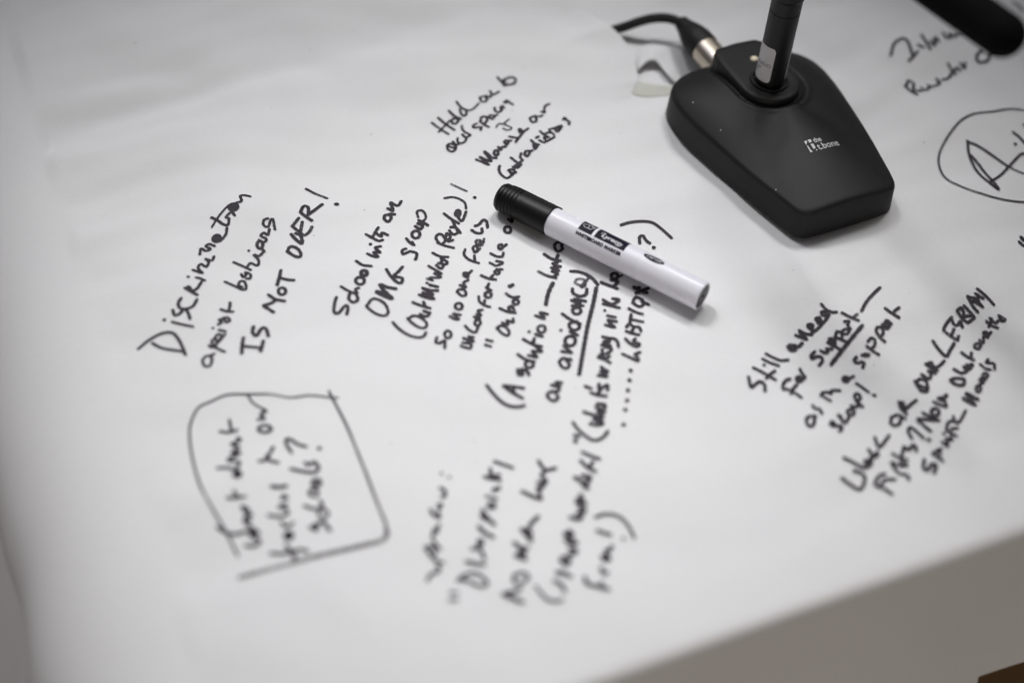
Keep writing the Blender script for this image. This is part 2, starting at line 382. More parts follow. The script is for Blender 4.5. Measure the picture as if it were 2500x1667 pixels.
TE = {'edge1': [(0.0325, 0.8302, 0.0), (0.0432, 0.8151, 0.0035), (0.0514, 0.8016, 0.0078), (0.057, 0.7949, 0.0076), (0.0613, 0.7884, 0.0066), (0.0669, 0.7724, 0.0046), (0.0703, 0.7533, 0.0026), (0.0672, 0.7443, 0.0006), (0.0648, 0.737, 0.0)], 'back1': [(0.0047, 0.8174, 0.0), (0.001, 0.8025, 0.0), (-0.0006, 0.7917, 0.0), (-0.0002, 0.7812, 0.0), (0.0023, 0.7712, 0.0), (0.0111, 0.7586, 0.0), (0.0239, 0.7435, 0.0), (0.0363, 0.7351, 0.0), (0.0526, 0.7318, 0.0)], 'edge2': [(0.0689, 0.7619, 0.0005), (0.0713, 0.7632, 0.0035), (0.0751, 0.7677, 0.0048), (0.0788, 0.7692, 0.0056), (0.0834, 0.7684, 0.005), (0.0899, 0.7567, 0.004200000000000001), (0.0972, 0.7516, 0.0006)], 'back2': [(0.0686, 0.7652, 0.0), (0.0691, 0.7816, 0.0), (0.0726, 0.796, 0.0), (0.0812, 0.8062, 0.0), (0.0927, 0.8047, 0.0), (0.1028, 0.7855, 0.0), (0.104, 0.7571, 0.0)], 'edge3': [(0.0635, 0.7443, 0.0003), (0.0704, 0.7515, 0.0012), (0.079, 0.7495, 0.0016), (0.0885, 0.7499, 0.0012), (0.0989, 0.7515, 0.0003)], 'back3': [(0.064, 0.7439, 0.0), (0.0688, 0.7387, 0.0), (0.077, 0.738, 0.0), (0.0872, 0.7401, 0.0), (0.0987, 0.7437, 0.0)]}
sheet('torn_flap', TE['edge1'], TE['back1'], 1, M_cloth, 22, 0.0002)
o = sheet('torn_flap', TE['edge2'], TE['back2'], 1, M_cloth, 12, 0.0007)
o = sheet('torn_flap', TE['edge3'], TE['back3'], 1, M_under, 5)
tag(o, 'greenish grey underside folded over at the tear')

# ------------------------------------------------------------------ handwriting on the cover
NOTES = {
 'n1': [(2.2,0,[-1988,4950,-1950,5006,-1892,5056,-1833,5069,-1790,5031,-1756,4977,-1730,4926]),
  (2.2,0,[-1921,4993,-1872,4966,-1816,4956,-1762,4951,-1738,4946]),
  (2,0,[-1844,5140,-1799,5130,-1728,5119]),
  (2.4,0,[-1889,5150,-1888,5150]),
  (2.2,0,[-1830,5310,-1838,5271,-1822,5240,-1790,5238,-1756,5263,-1744,5313]),
  (2.2,0,[-1857,5221,-1841,5188,-1817,5198,-1798,5237,-1773,5213,-1754,5172]),
  (2.2,0,[-1823,5386,-1784,5364,-1749,5346]),
  (2.2,0,[-1820,5383,-1805,5399,-1783,5367]),
  (2.2,0,[-1784,5364,-1758,5394,-1745,5446]),
  (2,0,[-1779,5476,-1754,5471,-1729,5459]),
  (2.3,0,[-1824,5474,-1823,5474]),
  (2,0,[-1811,5535,-1754,5516,-1786,5555,-1777,5590,-1745,5570,-1738,5611,-1761,5632,-1723,5624,-1716,5654]),
  (2,0,[-1799,5665,-1801,5712,-1773,5695,-1746,5709,-1776,5729,-1763,5748,-1728,5734]),
  (2.6,0,[-1707,5795,-1708,5780,-1716,5770,-1728,5769,-1740,5777,-1746,5791,-1745,5807,-1738,5817,-1725,5818,-1714,5810,-1707,5795]),
  (3,0,[-1733,5805,-1719,5782]),
  (2,0,[-1702,5772,-1680,5822,-1682,5876]),
  (1.7,0,[-1773,5890,-1759,5940,-1736,5997,-1705,6054]),
  (2,0,[-1791,5967,-1751,5941,-1711,5906,-1681,5900,-1684,5948,-1703,5961,-1678,5997,-1654,5973]),
  (2.7,0,[-1650,6043,-1652,6027,-1661,6016,-1676,6015,-1689,6023,-1696,6038,-1695,6055,-1685,6065,-1671,6067,-1657,6058,-1650,6043]),
  (3,0,[-1681,6040,-1660,6038]),
  (2,0,[-1661,6079,-1636,6094,-1652,6143,-1630,6154,-1595,6148]),
  (2,0,[-1585,4932,-1618,4923,-1631,4892,-1612,4853,-1586,4855,-1581,4896,-1595,4925,-1580,4942]),
  (2,0,[-1618,5001,-1598,4987,-1578,5015,-1596,5049,-1608,5027,-1584,4991,-1559,4975,-1526,4958]),
  (2,0,[-1578,5015,-1558,5053]),
  (2,0,[-1596,5049,-1586,5077,-1561,5068,-1571,5038,-1559,5058,-1546,5080]),
  (2,0,[-1584,5108,-1547,5099]),
  (1.9,0,[-1619,5118,-1618,5117]),
  (2,0,[-1595,5144,-1579,5162,-1597,5176,-1572,5186,-1556,5164,-1538,5176,-1553,5198,-1577,5194]),
  (2.1,0,[-1601,5256,-1567,5243,-1533,5244]),
  (2.1,0,[-1559,5244,-1557,5277,-1561,5309]),
  (2,0,[-1618,5464,-1567,5441,-1515,5416,-1494,5426,-1509,5475,-1533,5483,-1540,5449,-1518,5435]),
  (2,0,[-1541,5539,-1526,5516,-1514,5536,-1522,5558,-1491,5544,-1487,5510,-1505,5506]),
  (2,0,[-1599,5625,-1540,5602,-1496,5581]),
  (2,0,[-1517,5610,-1505,5634,-1466,5621,-1465,5661,-1498,5699,-1470,5693,-1451,5721]),
  (2,0,[-1531,5722,-1530,5722]),
  (2.2,0,[-1460,5779,-1461,5762,-1467,5751,-1477,5750,-1487,5759,-1493,5775,-1492,5792,-1486,5803,-1476,5804,-1466,5795,-1460,5779]),
  (2,0,[-1457,5744,-1444,5733]),
  (2,0,[-1487,5812,-1456,5800,-1448,5827,-1482,5845,-1468,5873,-1445,5858,-1443,5906]),
  (1.9,0,[-1464,5985,-1484,5968,-1482,5932,-1454,5923,-1447,5974,-1435,5983,-1412,5909]),
  (2.4,0,[-1444,5064,-1441,5007,-1433,4951]),
  (2.4,0,[-1437,5005,-1387,5002,-1334,5001]),
  (2.4,0,[-1335,5053,-1335,5017,-1336,4975]),
  (2.5,0,[-1404,5146,-1401,5105,-1378,5086,-1365,5124,-1353,5146,-1332,5137,-1315,5092]),
  (2.5,0,[-1316,5268,-1349,5291,-1377,5310,-1341,5333,-1320,5360]),
  (2.5,0,[-1363,5394,-1323,5368,-1270,5359]),
  (2.2,0,[-1274,5433,-1276,5417,-1285,5406,-1297,5405,-1309,5414,-1315,5429,-1314,5445,-1305,5455,-1293,5456,-1281,5448,-1274,5433]),
  (2.4,0,[-1329,5475,-1327,5538,-1328,5594]),
  (2.4,0,[-1322,5532,-1275,5520,-1243,5518]),
  (2.3,0,[-1315,5744,-1304,5783,-1266,5775,-1237,5736,-1239,5705,-1273,5715,-1310,5741]),
  (2.5,0,[-1314,5883,-1281,5844,-1241,5813,-1258,5876,-1289,5894]),
  (2.3,0,[-1318,5949,-1274,5911,-1237,5884,-1213,5920,-1206,5960]),
  (2.3,0,[-1265,5906,-1266,5990]),
  (2.3,0,[-1318,5949,-1303,5987,-1291,6018]),
  (2.4,0,[-1288,6068,-1254,6038,-1214,6010]),
  (2.4,0,[-1288,6074,-1278,6129,-1251,6119,-1240,6057]),
  (2.4,0,[-1242,6054,-1207,6105,-1175,6164]),
  (2.1,0,[-1291,6300,-1230,6262,-1157,6230]),
  (3.6,0,[-1092,6179,-1091,6178])],
 'n2': [(1.5,1,[-1227,3697,-1299,3810,-1384,3929,-1480,4075,-1561,4264,-1606,4416,-1610,4491,-1590,4574,-1532,4617,-1458,4663,-1340,4674,-1230,4684,-1131,4673,-1037,4696,-931,4691,-886,4690]),
  (1.7,1,[-936,4730,-897,4660,-808,4497,-698,4258,-610,4063,-550,3932,-538,3874]),
  (3,2,[-543,3899,-538,3874,-557,3839,-623,3813,-702,3782,-832,3726,-961,3675,-1088,3624,-1195,3575]),
  (1.4,1,[-1351,4668,-1316,4622,-1259,4589]),
  (2.1,0,[-1351,3843,-1308,3818,-1258,3813,-1207,3834,-1175,3829]),
  (2.1,0,[-1200,3754,-1164,3757,-1137,3782,-1170,3803,-1190,3819,-1150,3827,-1198,3860,-1231,3891]),
  (2.1,0,[-1203,3893,-1234,3908,-1201,3927,-1233,3941,-1256,3974,-1221,3955]),
  (2,0,[-1334,4014,-1296,4017,-1252,4030]),
  (2,0,[-1310,4055,-1291,4028]),
  (2.8,0,[-1299,4161,-1300,4152,-1306,4146,-1315,4145,-1323,4150,-1327,4159,-1326,4168,-1320,4175,-1311,4175,-1303,4170,-1299,4161]),
  (2.1,0,[-1418,4196,-1372,4200,-1328,4194,-1318,4240,-1373,4244]),
  (2.1,0,[-1376,4262,-1344,4281,-1326,4303,-1369,4299,-1338,4336,-1379,4353,-1340,4382,-1356,4397]),
  (2,0,[-1452,4434,-1407,4429,-1367,4447]),
  (2,0,[-1394,4435,-1406,4471,-1418,4508]),
  (2.1,0,[-1074,3722,-1016,3723,-971,3739]),
  (2.1,0,[-1010,3768,-972,3727,-948,3684]),
  (2.1,0,[-968,3723,-944,3748,-902,3741]),
  (2.8,0,[-989,3824,-991,3814,-997,3807,-1006,3806,-1015,3812,-1019,3821,-1018,3831,-1011,3838,-1002,3838,-994,3833,-989,3824]),
  (2,0,[-1050,3894,-1026,3871,-995,3894]),
  (2,0,[-1119,3930,-1069,3926,-1030,3942,-1042,3975,-1078,3980,-1043,4005]),
  (2,0,[-1073,4032,-1046,4043,-1069,4054]),
  (2.6,0,[-1130,4101,-1098,4100,-1064,4111]),
  (2.2,0,[-1220,4253,-1196,4260,-1180,4297,-1167,4349]),
  (2.2,0,[-1189,4295,-1167,4262,-1126,4252]),
  (2.2,0,[-1195,4467,-1199,4453,-1214,4444,-1234,4442,-1252,4448,-1260,4461,-1256,4475,-1242,4484,-1221,4486,-1204,4479,-1195,4467]),
  (2,0,[-1273,4521,-1241,4531,-1266,4555,-1240,4576,-1259,4589]),
  (2.3,0,[-887,3870,-859,3921,-814,3874]),
  (2.3,0,[-909,3880,-876,3866,-891,3899]),
  (1.7,0,[-835,3971,-837,3956,-848,3946,-863,3944,-876,3952,-883,3967,-881,3982,-870,3992,-855,3994,-841,3985,-835,3971]),
  (2.1,0,[-955,4003,-912,3993,-868,4005,-884,4044]),
  (1.9,0,[-903,4090,-905,4077,-915,4068,-928,4067,-939,4074,-945,4086,-943,4099,-934,4108,-921,4109,-909,4102,-903,4090]),
  (2.5,0,[-900,4150,-902,4138,-910,4131,-922,4130,-932,4136,-937,4147,-935,4158,-927,4166,-915,4167,-905,4161,-900,4150]),
  (2.2,0,[-1056,4218,-1001,4210,-936,4209,-920,4239]),
  (2.2,0,[-991,4264,-971,4251,-952,4272,-935,4263,-920,4239]),
  (2.1,0,[-1069,4324,-1099,4368,-1110,4404,-1089,4408,-1049,4382,-1003,4368]),
  (2.8,0,[-934,4360,-933,4360])],
 'n3': [(2.1,0,[-602,7027,-549,6975,-489,6920]),
  (2.1,0,[-566,7071,-516,7018,-455,6960]),
  (2.1,0,[-551,6942,-519,7000,-490,7046]),
  (2.1,0,[-481,7047,-469,7020,-451,7018,-435,7052,-464,7064,-481,7047]),
  (2.1,0,[-504,7133,-465,7086,-422,7060]),
  (1.9,0,[-436,7151,-426,7112,-410,7088,-394,7092,-390,7123,-400,7144]),
  (1.9,0,[-462,7223,-430,7170,-386,7140,-350,7157,-320,7220]),
  (2.1,0,[-316,7288,-307,7251,-285,7239,-270,7270,-289,7302,-312,7294]),
  (2.1,0,[-278,7314,-253,7295,-247,7316]),
  (2.1,0,[-255,7363,-238,7326,-220,7336,-198,7360]),
  (2.1,0,[-215,7498,-189,7462,-166,7422]),
  (2.1,0,[-185,7470,-160,7454,-171,7479,-144,7502,-116,7513,-95,7488,-108,7449,-140,7435,-163,7425]),
  (2,0,[-488,6797,-476,6756,-448,6745,-430,6782,-449,6815,-476,6819,-488,6797]),
  (2,0,[-479,6794,-439,6778]),
  (2,0,[-455,6843,-435,6811,-404,6827]),
  (1.9,0,[-428,6877,-425,6839,-399,6826,-378,6844,-371,6880,-354,6896]),
  (1.9,0,[-412,6997,-398,6948,-350,6904]),
  (1.9,0,[-401,6912,-376,6879,-350,6902]),
  (2,0,[-319,7014,-337,6998,-337,6976,-309,6979,-286,6981,-290,6951]),
  (2,0,[-300,7038,-270,7005,-241,6983]),
  (2,0,[-295,7039,-293,7075,-270,7085,-254,7058,-266,7017]),
  (2,0,[-247,7088,-227,7064,-210,7085,-229,7101,-247,7088]),
  (2,0,[-215,7091,-196,7102]),
  (2,0,[-215,7179,-209,7143,-185,7131,-167,7154,-178,7176,-167,7200,-154,7177]),
  (2.1,0,[-158,7238,-141,7268,-133,7250,-148,7237]),
  (2.1,0,[-141,7266,-120,7242,-101,7222]),
  (1.3,0,[-194,6981,-182,7011,-159,7017,-126,6999,-97,6977,-105,6959,-128,6956,-150,6972]),
  (1.3,0,[-146,7019,-116,7062]),
  (2.1,0,[-297,6672,-260,6652,-218,6625,-252,6670,-277,6700,-244,6677,-204,6661,-232,6710,-253,6749,-224,6721,-204,6695,-175,6692]),
  (2.2,0,[-193,6731,-186,6760,-167,6748,-170,6718,-188,6721]),
  (2.2,0,[-169,6789,-150,6770,-164,6772,-142,6792,-124,6796]),
  (2,0,[-136,6842,-118,6814,-109,6845,-132,6853,-93,6852]),
  (2,0,[-106,6891,-79,6883,-55,6872,-67,6834,-42,6887,-21,6932,7,6971]),
  (2,0,[-50,6957,-42,6930,-30,6949,-45,6965]),
  (2,0,[14,7073,29,7037,52,7048,55,7084,36,7101,16,7080]),
  (2,0,[49,7113,68,7106,91,7128]),
  (2,0,[84,7174,104,7162,102,7214,110,7253,132,7274]),
  (2.1,0,[-150,6622,-153,6585,-137,6539,-104,6509,-83,6525,-66,6554]),
  (2.1,0,[-95,6584,-71,6566,-49,6569,-64,6594,-90,6590,-70,6545]),
  (2,0,[-70,6621,-51,6615,-29,6625,-57,6634,-39,6644]),
  (2,0,[-85,6701,-54,6670,-19,6643]),
  (2,0,[-36,6658,-14,6681,-29,6707,-24,6739]),
  (2.1,0,[-3,6729,16,6717,28,6755,5,6758,-3,6738]),
  (2.1,0,[26,6751,42,6763]),
  (2.1,0,[32,6856,52,6827,80,6816]),
  (2.1,0,[48,6813,59,6777,71,6807,48,6806]),
  (1.9,0,[83,6858,111,6840,146,6871,175,6907]),
  (1.9,0,[61,6881,77,6896]),
  (1.9,0,[84,6951,108,6918,141,6898,110,6889,119,6869]),
  (1.9,0,[116,6933,153,6951,173,6930]),
  (1.9,0,[143,6964,173,6930]),
  (2.1,0,[140,6978,183,7011,219,7037,193,6968,179,6997,201,7014]),
  (2.1,0,[227,7102,235,7126,248,7098,265,7082,263,7056])],
 'n4': [(2.2,0,[-988,5406,-992,5361,-986,5299,-960,5297,-940,5339,-922,5354,-914,5324,-916,5293]),
  (2.2,0,[-918,5450,-919,5404,-893,5380,-869,5400,-877,5431]),
  (2,0,[-973,5490,-930,5462,-878,5444,-892,5475,-875,5490]),
  (2.2,0,[-850,5548,-852,5531,-864,5520,-879,5519,-892,5528,-899,5543,-896,5560,-885,5571,-870,5572,-856,5564,-850,5548]),
  (2.7,0,[-842,5609,-844,5597,-851,5589,-861,5588,-871,5594,-875,5606,-874,5618,-866,5626,-856,5627,-847,5621,-842,5609]),
  (2.2,0,[-914,5701,-877,5672,-826,5667]),
  (2.2,0,[-859,5773,-826,5753,-797,5751,-827,5791,-789,5790,-822,5830,-793,5846]),
  (2.4,0,[-853,5859,-853,5859]),
  (2.1,0,[-888,5941,-845,5911,-808,5893,-788,5902]),
  (2.1,0,[-849,5920,-837,5966,-825,6007]),
  (2.1,0,[-837,5961,-799,5930,-799,5963,-763,5946]),
  (2.2,0,[-766,6123,-796,6115,-799,6085,-773,6062,-759,6099,-773,6126,-742,6126]),
  (2.2,0,[-788,6172,-755,6155,-766,6190,-777,6225,-746,6202,-726,6204,-715,6236]),
  (2,0,[-816,5360,-782,5328,-741,5305,-702,5304,-693,5336,-718,5387,-760,5415,-792,5412,-816,5360]),
  (2.5,0,[-773,5468,-731,5445,-679,5425,-728,5477,-760,5527,-718,5510,-668,5501]),
  (2.5,0,[-770,5473,-713,5460,-742,5489]),
  (2.2,0,[-737,5648,-708,5599,-670,5556,-643,5550,-639,5583,-658,5593,-689,5601,-666,5641,-649,5677]),
  (2.1,0,[-646,5838,-665,5822,-658,5788,-633,5805,-617,5817,-582,5806,-579,5772,-583,5748]),
  (2.1,0,[-652,5925,-628,5893,-602,5874,-617,5899]),
  (2.2,0,[-578,5967,-581,5948,-591,5936,-605,5934,-618,5945,-624,5963,-621,5981,-611,5994,-597,5995,-584,5985,-578,5967]),
  (2.3,0,[-611,6033,-582,6011,-570,6038,-600,6060,-562,6056]),
  (2.3,0,[-595,6085,-566,6068,-540,6049]),
  (1.7,0,[-601,6110,-613,6154,-589,6167,-567,6149,-556,6109,-568,6086]),
  (2.1,0,[-658,5255,-621,5211,-565,5168,-512,5152,-481,5163,-471,5192]),
  (2,0,[-581,5289,-548,5253,-507,5226,-475,5232,-477,5268,-514,5304,-553,5309,-578,5283]),
  (2,0,[-516,5326,-482,5312,-466,5333,-502,5353,-462,5342]),
  (2.1,0,[-563,5407,-516,5389,-465,5376]),
  (2.1,0,[-494,5387,-505,5417]),
  (2.3,0,[-533,5469,-496,5454,-449,5450,-491,5477,-522,5488,-458,5478,-487,5505,-522,5525,-481,5515,-435,5517]),
  (2.3,0,[-482,5556,-438,5547]),
  (2.3,0,[-499,5568,-499,5568]),
  (2,0,[-502,5601,-469,5595,-490,5611,-425,5625,-467,5651,-437,5652]),
  (2,0,[-502,5704,-463,5679,-426,5653]),
  (2,0,[-460,5717,-431,5692,-420,5729,-451,5737]),
  (2.1,0,[-489,5820,-446,5795,-400,5794]),
  (2.1,0,[-438,5777,-402,5752,-407,5730,-433,5734,-431,5773]),
  (1.9,0,[-470,5909,-427,5889,-373,5874]),
  (1.9,0,[-459,5905,-483,5947,-472,5978,-448,5975,-427,5933,-442,5900]),
  (2,0,[-424,5933,-425,5988,-399,5965,-411,5925,-383,5937]),
  (2,0,[-410,6014,-387,5984,-361,5999,-378,6047,-405,6042]),
  (2,0,[-399,6045,-370,6036,-345,5999]),
  (2,0,[-452,6150,-411,6114,-360,6077]),
  (2,0,[-396,6095,-378,6047]),
  (2,0,[-381,6178,-386,6147,-364,6134,-358,6168,-376,6184,-367,6127,-341,6099,-324,6172]),
  (1.7,0,[-460,6278,-419,6293,-376,6282,-338,6249,-326,6199]),
  (1.6,1,[-432,6414,-384,6386,-334,6357]),
  (2.7,0,[-282,6302,-281,6301]),
  (2.1,0,[-408,5162,-411,5127,-391,5120,-365,5144,-361,5114,-359,5089]),
  (2,0,[-333,5195,-335,5178,-343,5167,-354,5166,-364,5175,-369,5191,-366,5208,-358,5219,-347,5220,-338,5210,-333,5195]),
  (2,0,[-351,5329,-327,5313,-301,5314,-336,5351,-294,5346]),
  (2.1,0,[-289,5411,-291,5396,-301,5387,-313,5385,-323,5393,-328,5407,-325,5422,-316,5431,-304,5432,-294,5425,-289,5411]),
  (1.9,0,[-327,5521,-298,5491,-275,5501,-288,5538,-318,5537,-326,5516]),
  (1.9,0,[-314,5573,-280,5557,-296,5591,-271,5612]),
  (1.9,0,[-300,5648,-274,5632,-280,5667,-301,5665,-285,5650,-256,5688]),
  (1.9,0,[-306,5862,-310,5823,-287,5787,-255,5766,-221,5754]),
  (1.9,0,[-243,5763,-250,5815]),
  (1.9,0,[-252,5843,-263,5879,-243,5893,-233,5855,-250,5842,-222,5874]),
  (1.9,0,[-243,5901,-248,5936,-223,5936,-230,5897,-210,5906,-203,5951]),
  (2.1,0,[-280,6022,-251,6000,-220,6003,-222,6038]),
  (2.1,0,[-262,6059,-241,6071,-220,6108,-199,6100,-189,6051]),
  (2,0,[-273,5114,-247,5104,-221,5102,-223,5134,-265,5140]),
  (2,0,[-265,5175,-232,5161,-206,5155,-239,5188,-211,5187]),
  (2,0,[-262,5267,-237,5238,-204,5224,-192,5260]),
  (2,0,[-180,5296,-183,5284,-190,5275,-199,5275,-208,5281,-211,5294,-209,5306,-202,5315,-192,5315,-184,5309,-180,5296]),
  (1.9,0,[-218,5337,-185,5323,-207,5358,-179,5350,-201,5383,-176,5393]),
  (1.9,0,[-203,5492,-197,5456,-172,5431,-136,5419]),
  (1.9,0,[-169,5431,-168,5466]),
  (2.2,0,[-134,5512,-136,5499,-144,5490,-155,5489,-165,5496,-169,5509,-166,5522,-158,5530,-147,5532,-138,5524,-134,5512]),
  (2.1,0,[-165,5564,-133,5539,-158,5558,-153,5593]),
  (2.1,0,[-200,5653,-159,5634,-117,5629]),
  (2.1,0,[-146,5635,-134,5660]),
  (2,0,[-99,5689,-101,5680,-107,5674,-116,5673,-122,5678,-126,5686,-124,5695,-117,5701,-109,5702,-102,5697,-99,5689]),
  (1.9,0,[-117,5713,-84,5715]),
  (1.9,0,[-157,5762,-119,5742,-84,5772,-121,5780]),
  (1.9,0,[-158,5838,-123,5818,-90,5821,-85,5850]),
  (1.9,0,[-114,5881,-116,5907,-98,5915,-93,5886,-108,5877,-71,5920]),
  (2,0,[-52,6045,-55,6030,-64,6019,-76,6018,-86,6027,-90,6041,-88,6057,-79,6067,-67,6068,-57,6060,-52,6045]),
  (2,0,[-72,6128,-49,6106,-53,6161]),
  (2,0,[-143,5135,-114,5127]),
  (2,0,[-140,5174,-107,5166]),
  (1.9,0,[-88,5270,-63,5237,-30,5217,-18,5242,-40,5279,-72,5285,-87,5261]),
  (1.9,0,[-61,5308,-28,5298,-37,5328,-2,5318,-3,5344]),
  (2.1,0,[-80,5413,-39,5394,7,5390]),
  (2.1,0,[-16,5392,-33,5419,-16,5437,-1,5411]),
  (2,0,[22,5472,19,5461,12,5454,2,5453,-7,5459,-11,5469,-8,5480,0,5487,10,5488,18,5483,22,5472]),
  (2,0,[-53,5529,-19,5505,21,5511]),
  (3.2,0,[-33,5586,-33,5586]),
  (2.8,0,[-19,5597,-18,5596])],
 'n5': [(2.2,0,[-117,4845,-82,4793,-34,4739,13,4714,58,4713,87,4725]),
  (2.3,0,[-29,4848,23,4803,74,4773]),
  (2.3,0,[-29,4848,21,4847,78,4841]),
  (2.3,0,[21,4842,31,4799]),
  (2.3,0,[41,4970,47,4935,70,4937,60,4975,92,4964,101,4940]),
  (2.2,0,[123,5018,119,5003,109,4994,95,4992,84,5000,79,5014,83,5029,93,5039,107,5040,118,5032,123,5018]),
  (2.2,0,[36,5082,80,5050,127,5039]),
  (2.2,0,[94,5082,141,5074,112,5115,164,5118,130,5154]),
  (2.3,0,[62,5200,114,5168,161,5157]),
  (2.3,0,[120,5211,112,5166]),
  (2.3,0,[127,5243,162,5231]),
  (2.2,0,[90,5259,91,5258]),
  (2.2,0,[177,5285,174,5270,164,5260,151,5258,141,5267,136,5281,139,5297,149,5307,162,5308,173,5300,177,5285]),
  (2.2,0,[121,5377,171,5360,144,5401,184,5394]),
  (2.7,0,[208,5634,190,5578,180,5526,174,5467]),
  (2.3,0,[123,5722,165,5695,223,5678]),
  (2.3,0,[207,5682,232,5716,201,5730]),
  (2.3,0,[196,5762,238,5740,210,5780,246,5778]),
  (2.3,0,[203,5797,227,5811]),
  (2.3,0,[151,5868,193,5837,243,5825]),
  (2.3,0,[219,5828,230,5870]),
  (2.2,0,[260,5966,222,5975,207,5939,225,5899,253,5920,248,5950]),
  (2.2,0,[259,4842,219,4831,205,4800,236,4773,262,4795,250,4831,266,4850]),
  (2.2,0,[225,4881,271,4873,247,4903,278,4904]),
  (2.2,0,[324,5068,281,5079,262,5046,291,5008,317,5031,297,5070,320,5078]),
  (2.2,0,[272,5128,297,5126,325,5123]),
  (2.2,0,[325,5123,304,5146,282,5169]),
  (2.3,0,[345,5211,340,5189,326,5175,309,5173,294,5185,288,5205,293,5227,307,5241,324,5243,339,5231,345,5211]),
  (2.2,0,[315,5277,356,5254]),
  (2.2,0,[263,5283,264,5282]),
  (2.2,0,[268,5402,313,5368,369,5339]),
  (2.2,0,[349,5356,313,5341,310,5309,338,5290,365,5314,353,5353]),
  (2.1,0,[371,5437,367,5423,355,5413,340,5411,328,5419,323,5433,327,5447,339,5457,354,5459,366,5451,371,5437]),
  (2.1,0,[321,5470,350,5478,381,5478]),
  (2.3,0,[317,5512,366,5494,333,5524,394,5514]),
  (2.3,0,[319,5602,324,5568,365,5550,397,5570,400,5610]),
  (1.8,1,[363,5634,334,5649,344,5682,383,5682,391,5643,367,5623,409,5699]),
  (2.4,0,[307,5744,353,5745,402,5724,436,5693,462,5654]),
  (2.4,0,[402,5724,411,5702]),
  (2.7,0,[454,5626,438,5501,409,5323,385,5110,370,4973]),
  (2.3,0,[435,4641,472,4638,502,4652,449,4676,494,4680]),
  (2.3,0,[400,4720,449,4703,502,4690,471,4734,509,4729]),
  (2.3,0,[463,4759,501,4748,510,4778,471,4783]),
  (2.2,0,[436,4850,478,4839,516,4838]),
  (2.2,0,[470,4844,485,4875]),
  (2.2,0,[404,4892,435,4880]),
  (2.2,0,[477,4914,477,4879,500,4896,523,4913,523,4878]),
  (2.2,0,[472,4974,519,4971,484,5004,524,5004,487,5034]),
  (2.2,0,[471,5102,506,5090,535,5070]),
  (2.2,0,[471,5102,489,5128,506,5100,531,5115]),
  (2.2,0,[490,5161,498,5131,529,5144,541,5174,505,5181]),
  (2.2,0,[489,5193,537,5192,497,5218,532,5226]),
  (2.2,0,[493,5256,528,5249,560,5247,576,5222,580,5191]),
  (2.1,0,[508,5349,560,5336,520,5386,569,5382]),
  (2.1,0,[519,5421,563,5414]),
  (2.1,0,[495,5507,535,5499,585,5488]),
  (2.1,0,[493,5538,543,5511,585,5549,547,5554]),
  (2,0,[503,5458,504,5457]),
  (2.3,0,[481,5674,526,5656,572,5638]),
  (2.3,0,[550,5647,575,5693,538,5700]),
  (2.3,0,[578,5735,574,5722,564,5712,552,5711,542,5718,538,5732,542,5746,552,5755,564,5756,574,5749,578,5735]),
  (2,0,[579,5730,599,5743]),
  (2.8,0,[609,4652,610,4651]),
  (2.8,0,[618,4756,619,4755]),
  (2.8,0,[627,4821,628,4821]),
  (2.8,0,[632,4891,633,4891]),
  (2.8,0,[640,4959,641,4959]),
  (2.8,0,[646,5026,646,5025]),
  (2.2,0,[603,5140,646,5118,686,5096,681,5127,670,5144,697,5160]),
  (2.2,0,[619,5252,646,5218,682,5200,695,5222,662,5233,672,5257]),
  (2.2,0,[623,5311,655,5298,692,5290]),
  (2.2,0,[625,5344,639,5367,663,5348,655,5312]),
  (2.2,0,[663,5348,693,5350,704,5319]),
  (2.2,0,[643,5367,647,5411,651,5444]),
  (2.2,0,[649,5406,679,5401,715,5394]),
  (2.2,0,[639,5487,680,5464,713,5454]),
  (2.2,0,[660,5534,696,5509,720,5528,713,5561,680,5580,664,5551]),
  (2.2,0,[712,5550,749,5529]),
  (2.8,0,[669,5658,705,5628,739,5618]),
  (2.8,0,[681,5612,748,5655]),
  (2.8,0,[673,5647,697,5656]),
  (2,0,[594,6160,644,6185,712,6200,779,6194,832,6146,890,6079]),
  (2.1,0,[704,6025,703,6070,724,6084,740,6050,763,6028]),
  (2.8,0,[786,5994,787,5994]),
  (2,0,[716,5957,739,5950,775,5919])],
 'n6': [(1.8,0,[-319,3635,-314,3657,-299,3677,-274,3688,-269,3707,-282,3717]),
  (1.8,0,[-347,3818,-333,3794,-307,3763,-278,3742,-254,3739]),
  (1.8,0,[-343,3820,-326,3823,-305,3811,-296,3783,-307,3768]),
  (2,0,[-312,3857,-295,3830,-276,3815]),
  (2,0,[-317,3878,-311,3914,-295,3930,-293,3948]),
  (2,0,[-315,3919,-296,3909]),
  (2,0,[-340,4031,-322,4003,-294,3991,-302,4018]),
  (2,0,[-301,4042,-291,4064,-306,4064]),
  (2,0,[-293,4111,-277,4118,-281,4150,-305,4163]),
  (1.9,1,[-306,4256,-305,4256]),
  (1.9,1,[-265,4236,-264,4236]),
  (2,1,[-207,3533,-170,3541]),
  (2,1,[-205,3581,-173,3580]),
  (1.8,0,[-178,3645,-151,3678,-104,3693,-67,3678,-39,3646,-46,3625,-82,3625,-119,3645,-158,3654]),
  (2,0,[-144,3753,-108,3745,-59,3739]),
  (2,0,[-122,3824,-83,3824,-60,3772]),
  (2.6,0,[-76,3862,-77,3856,-82,3852,-88,3852,-93,3855,-95,3861,-94,3867,-89,3871,-83,3871,-78,3868,-76,3862]),
  (2.3,0,[-98,3952,-71,3921,-26,3897]),
  (2.3,0,[-97,3948,-78,3933]),
  (2.3,0,[-89,4053,-59,4010,-24,3973]),
  (2.3,0,[-90,4015,-58,3994,-78,4031]),
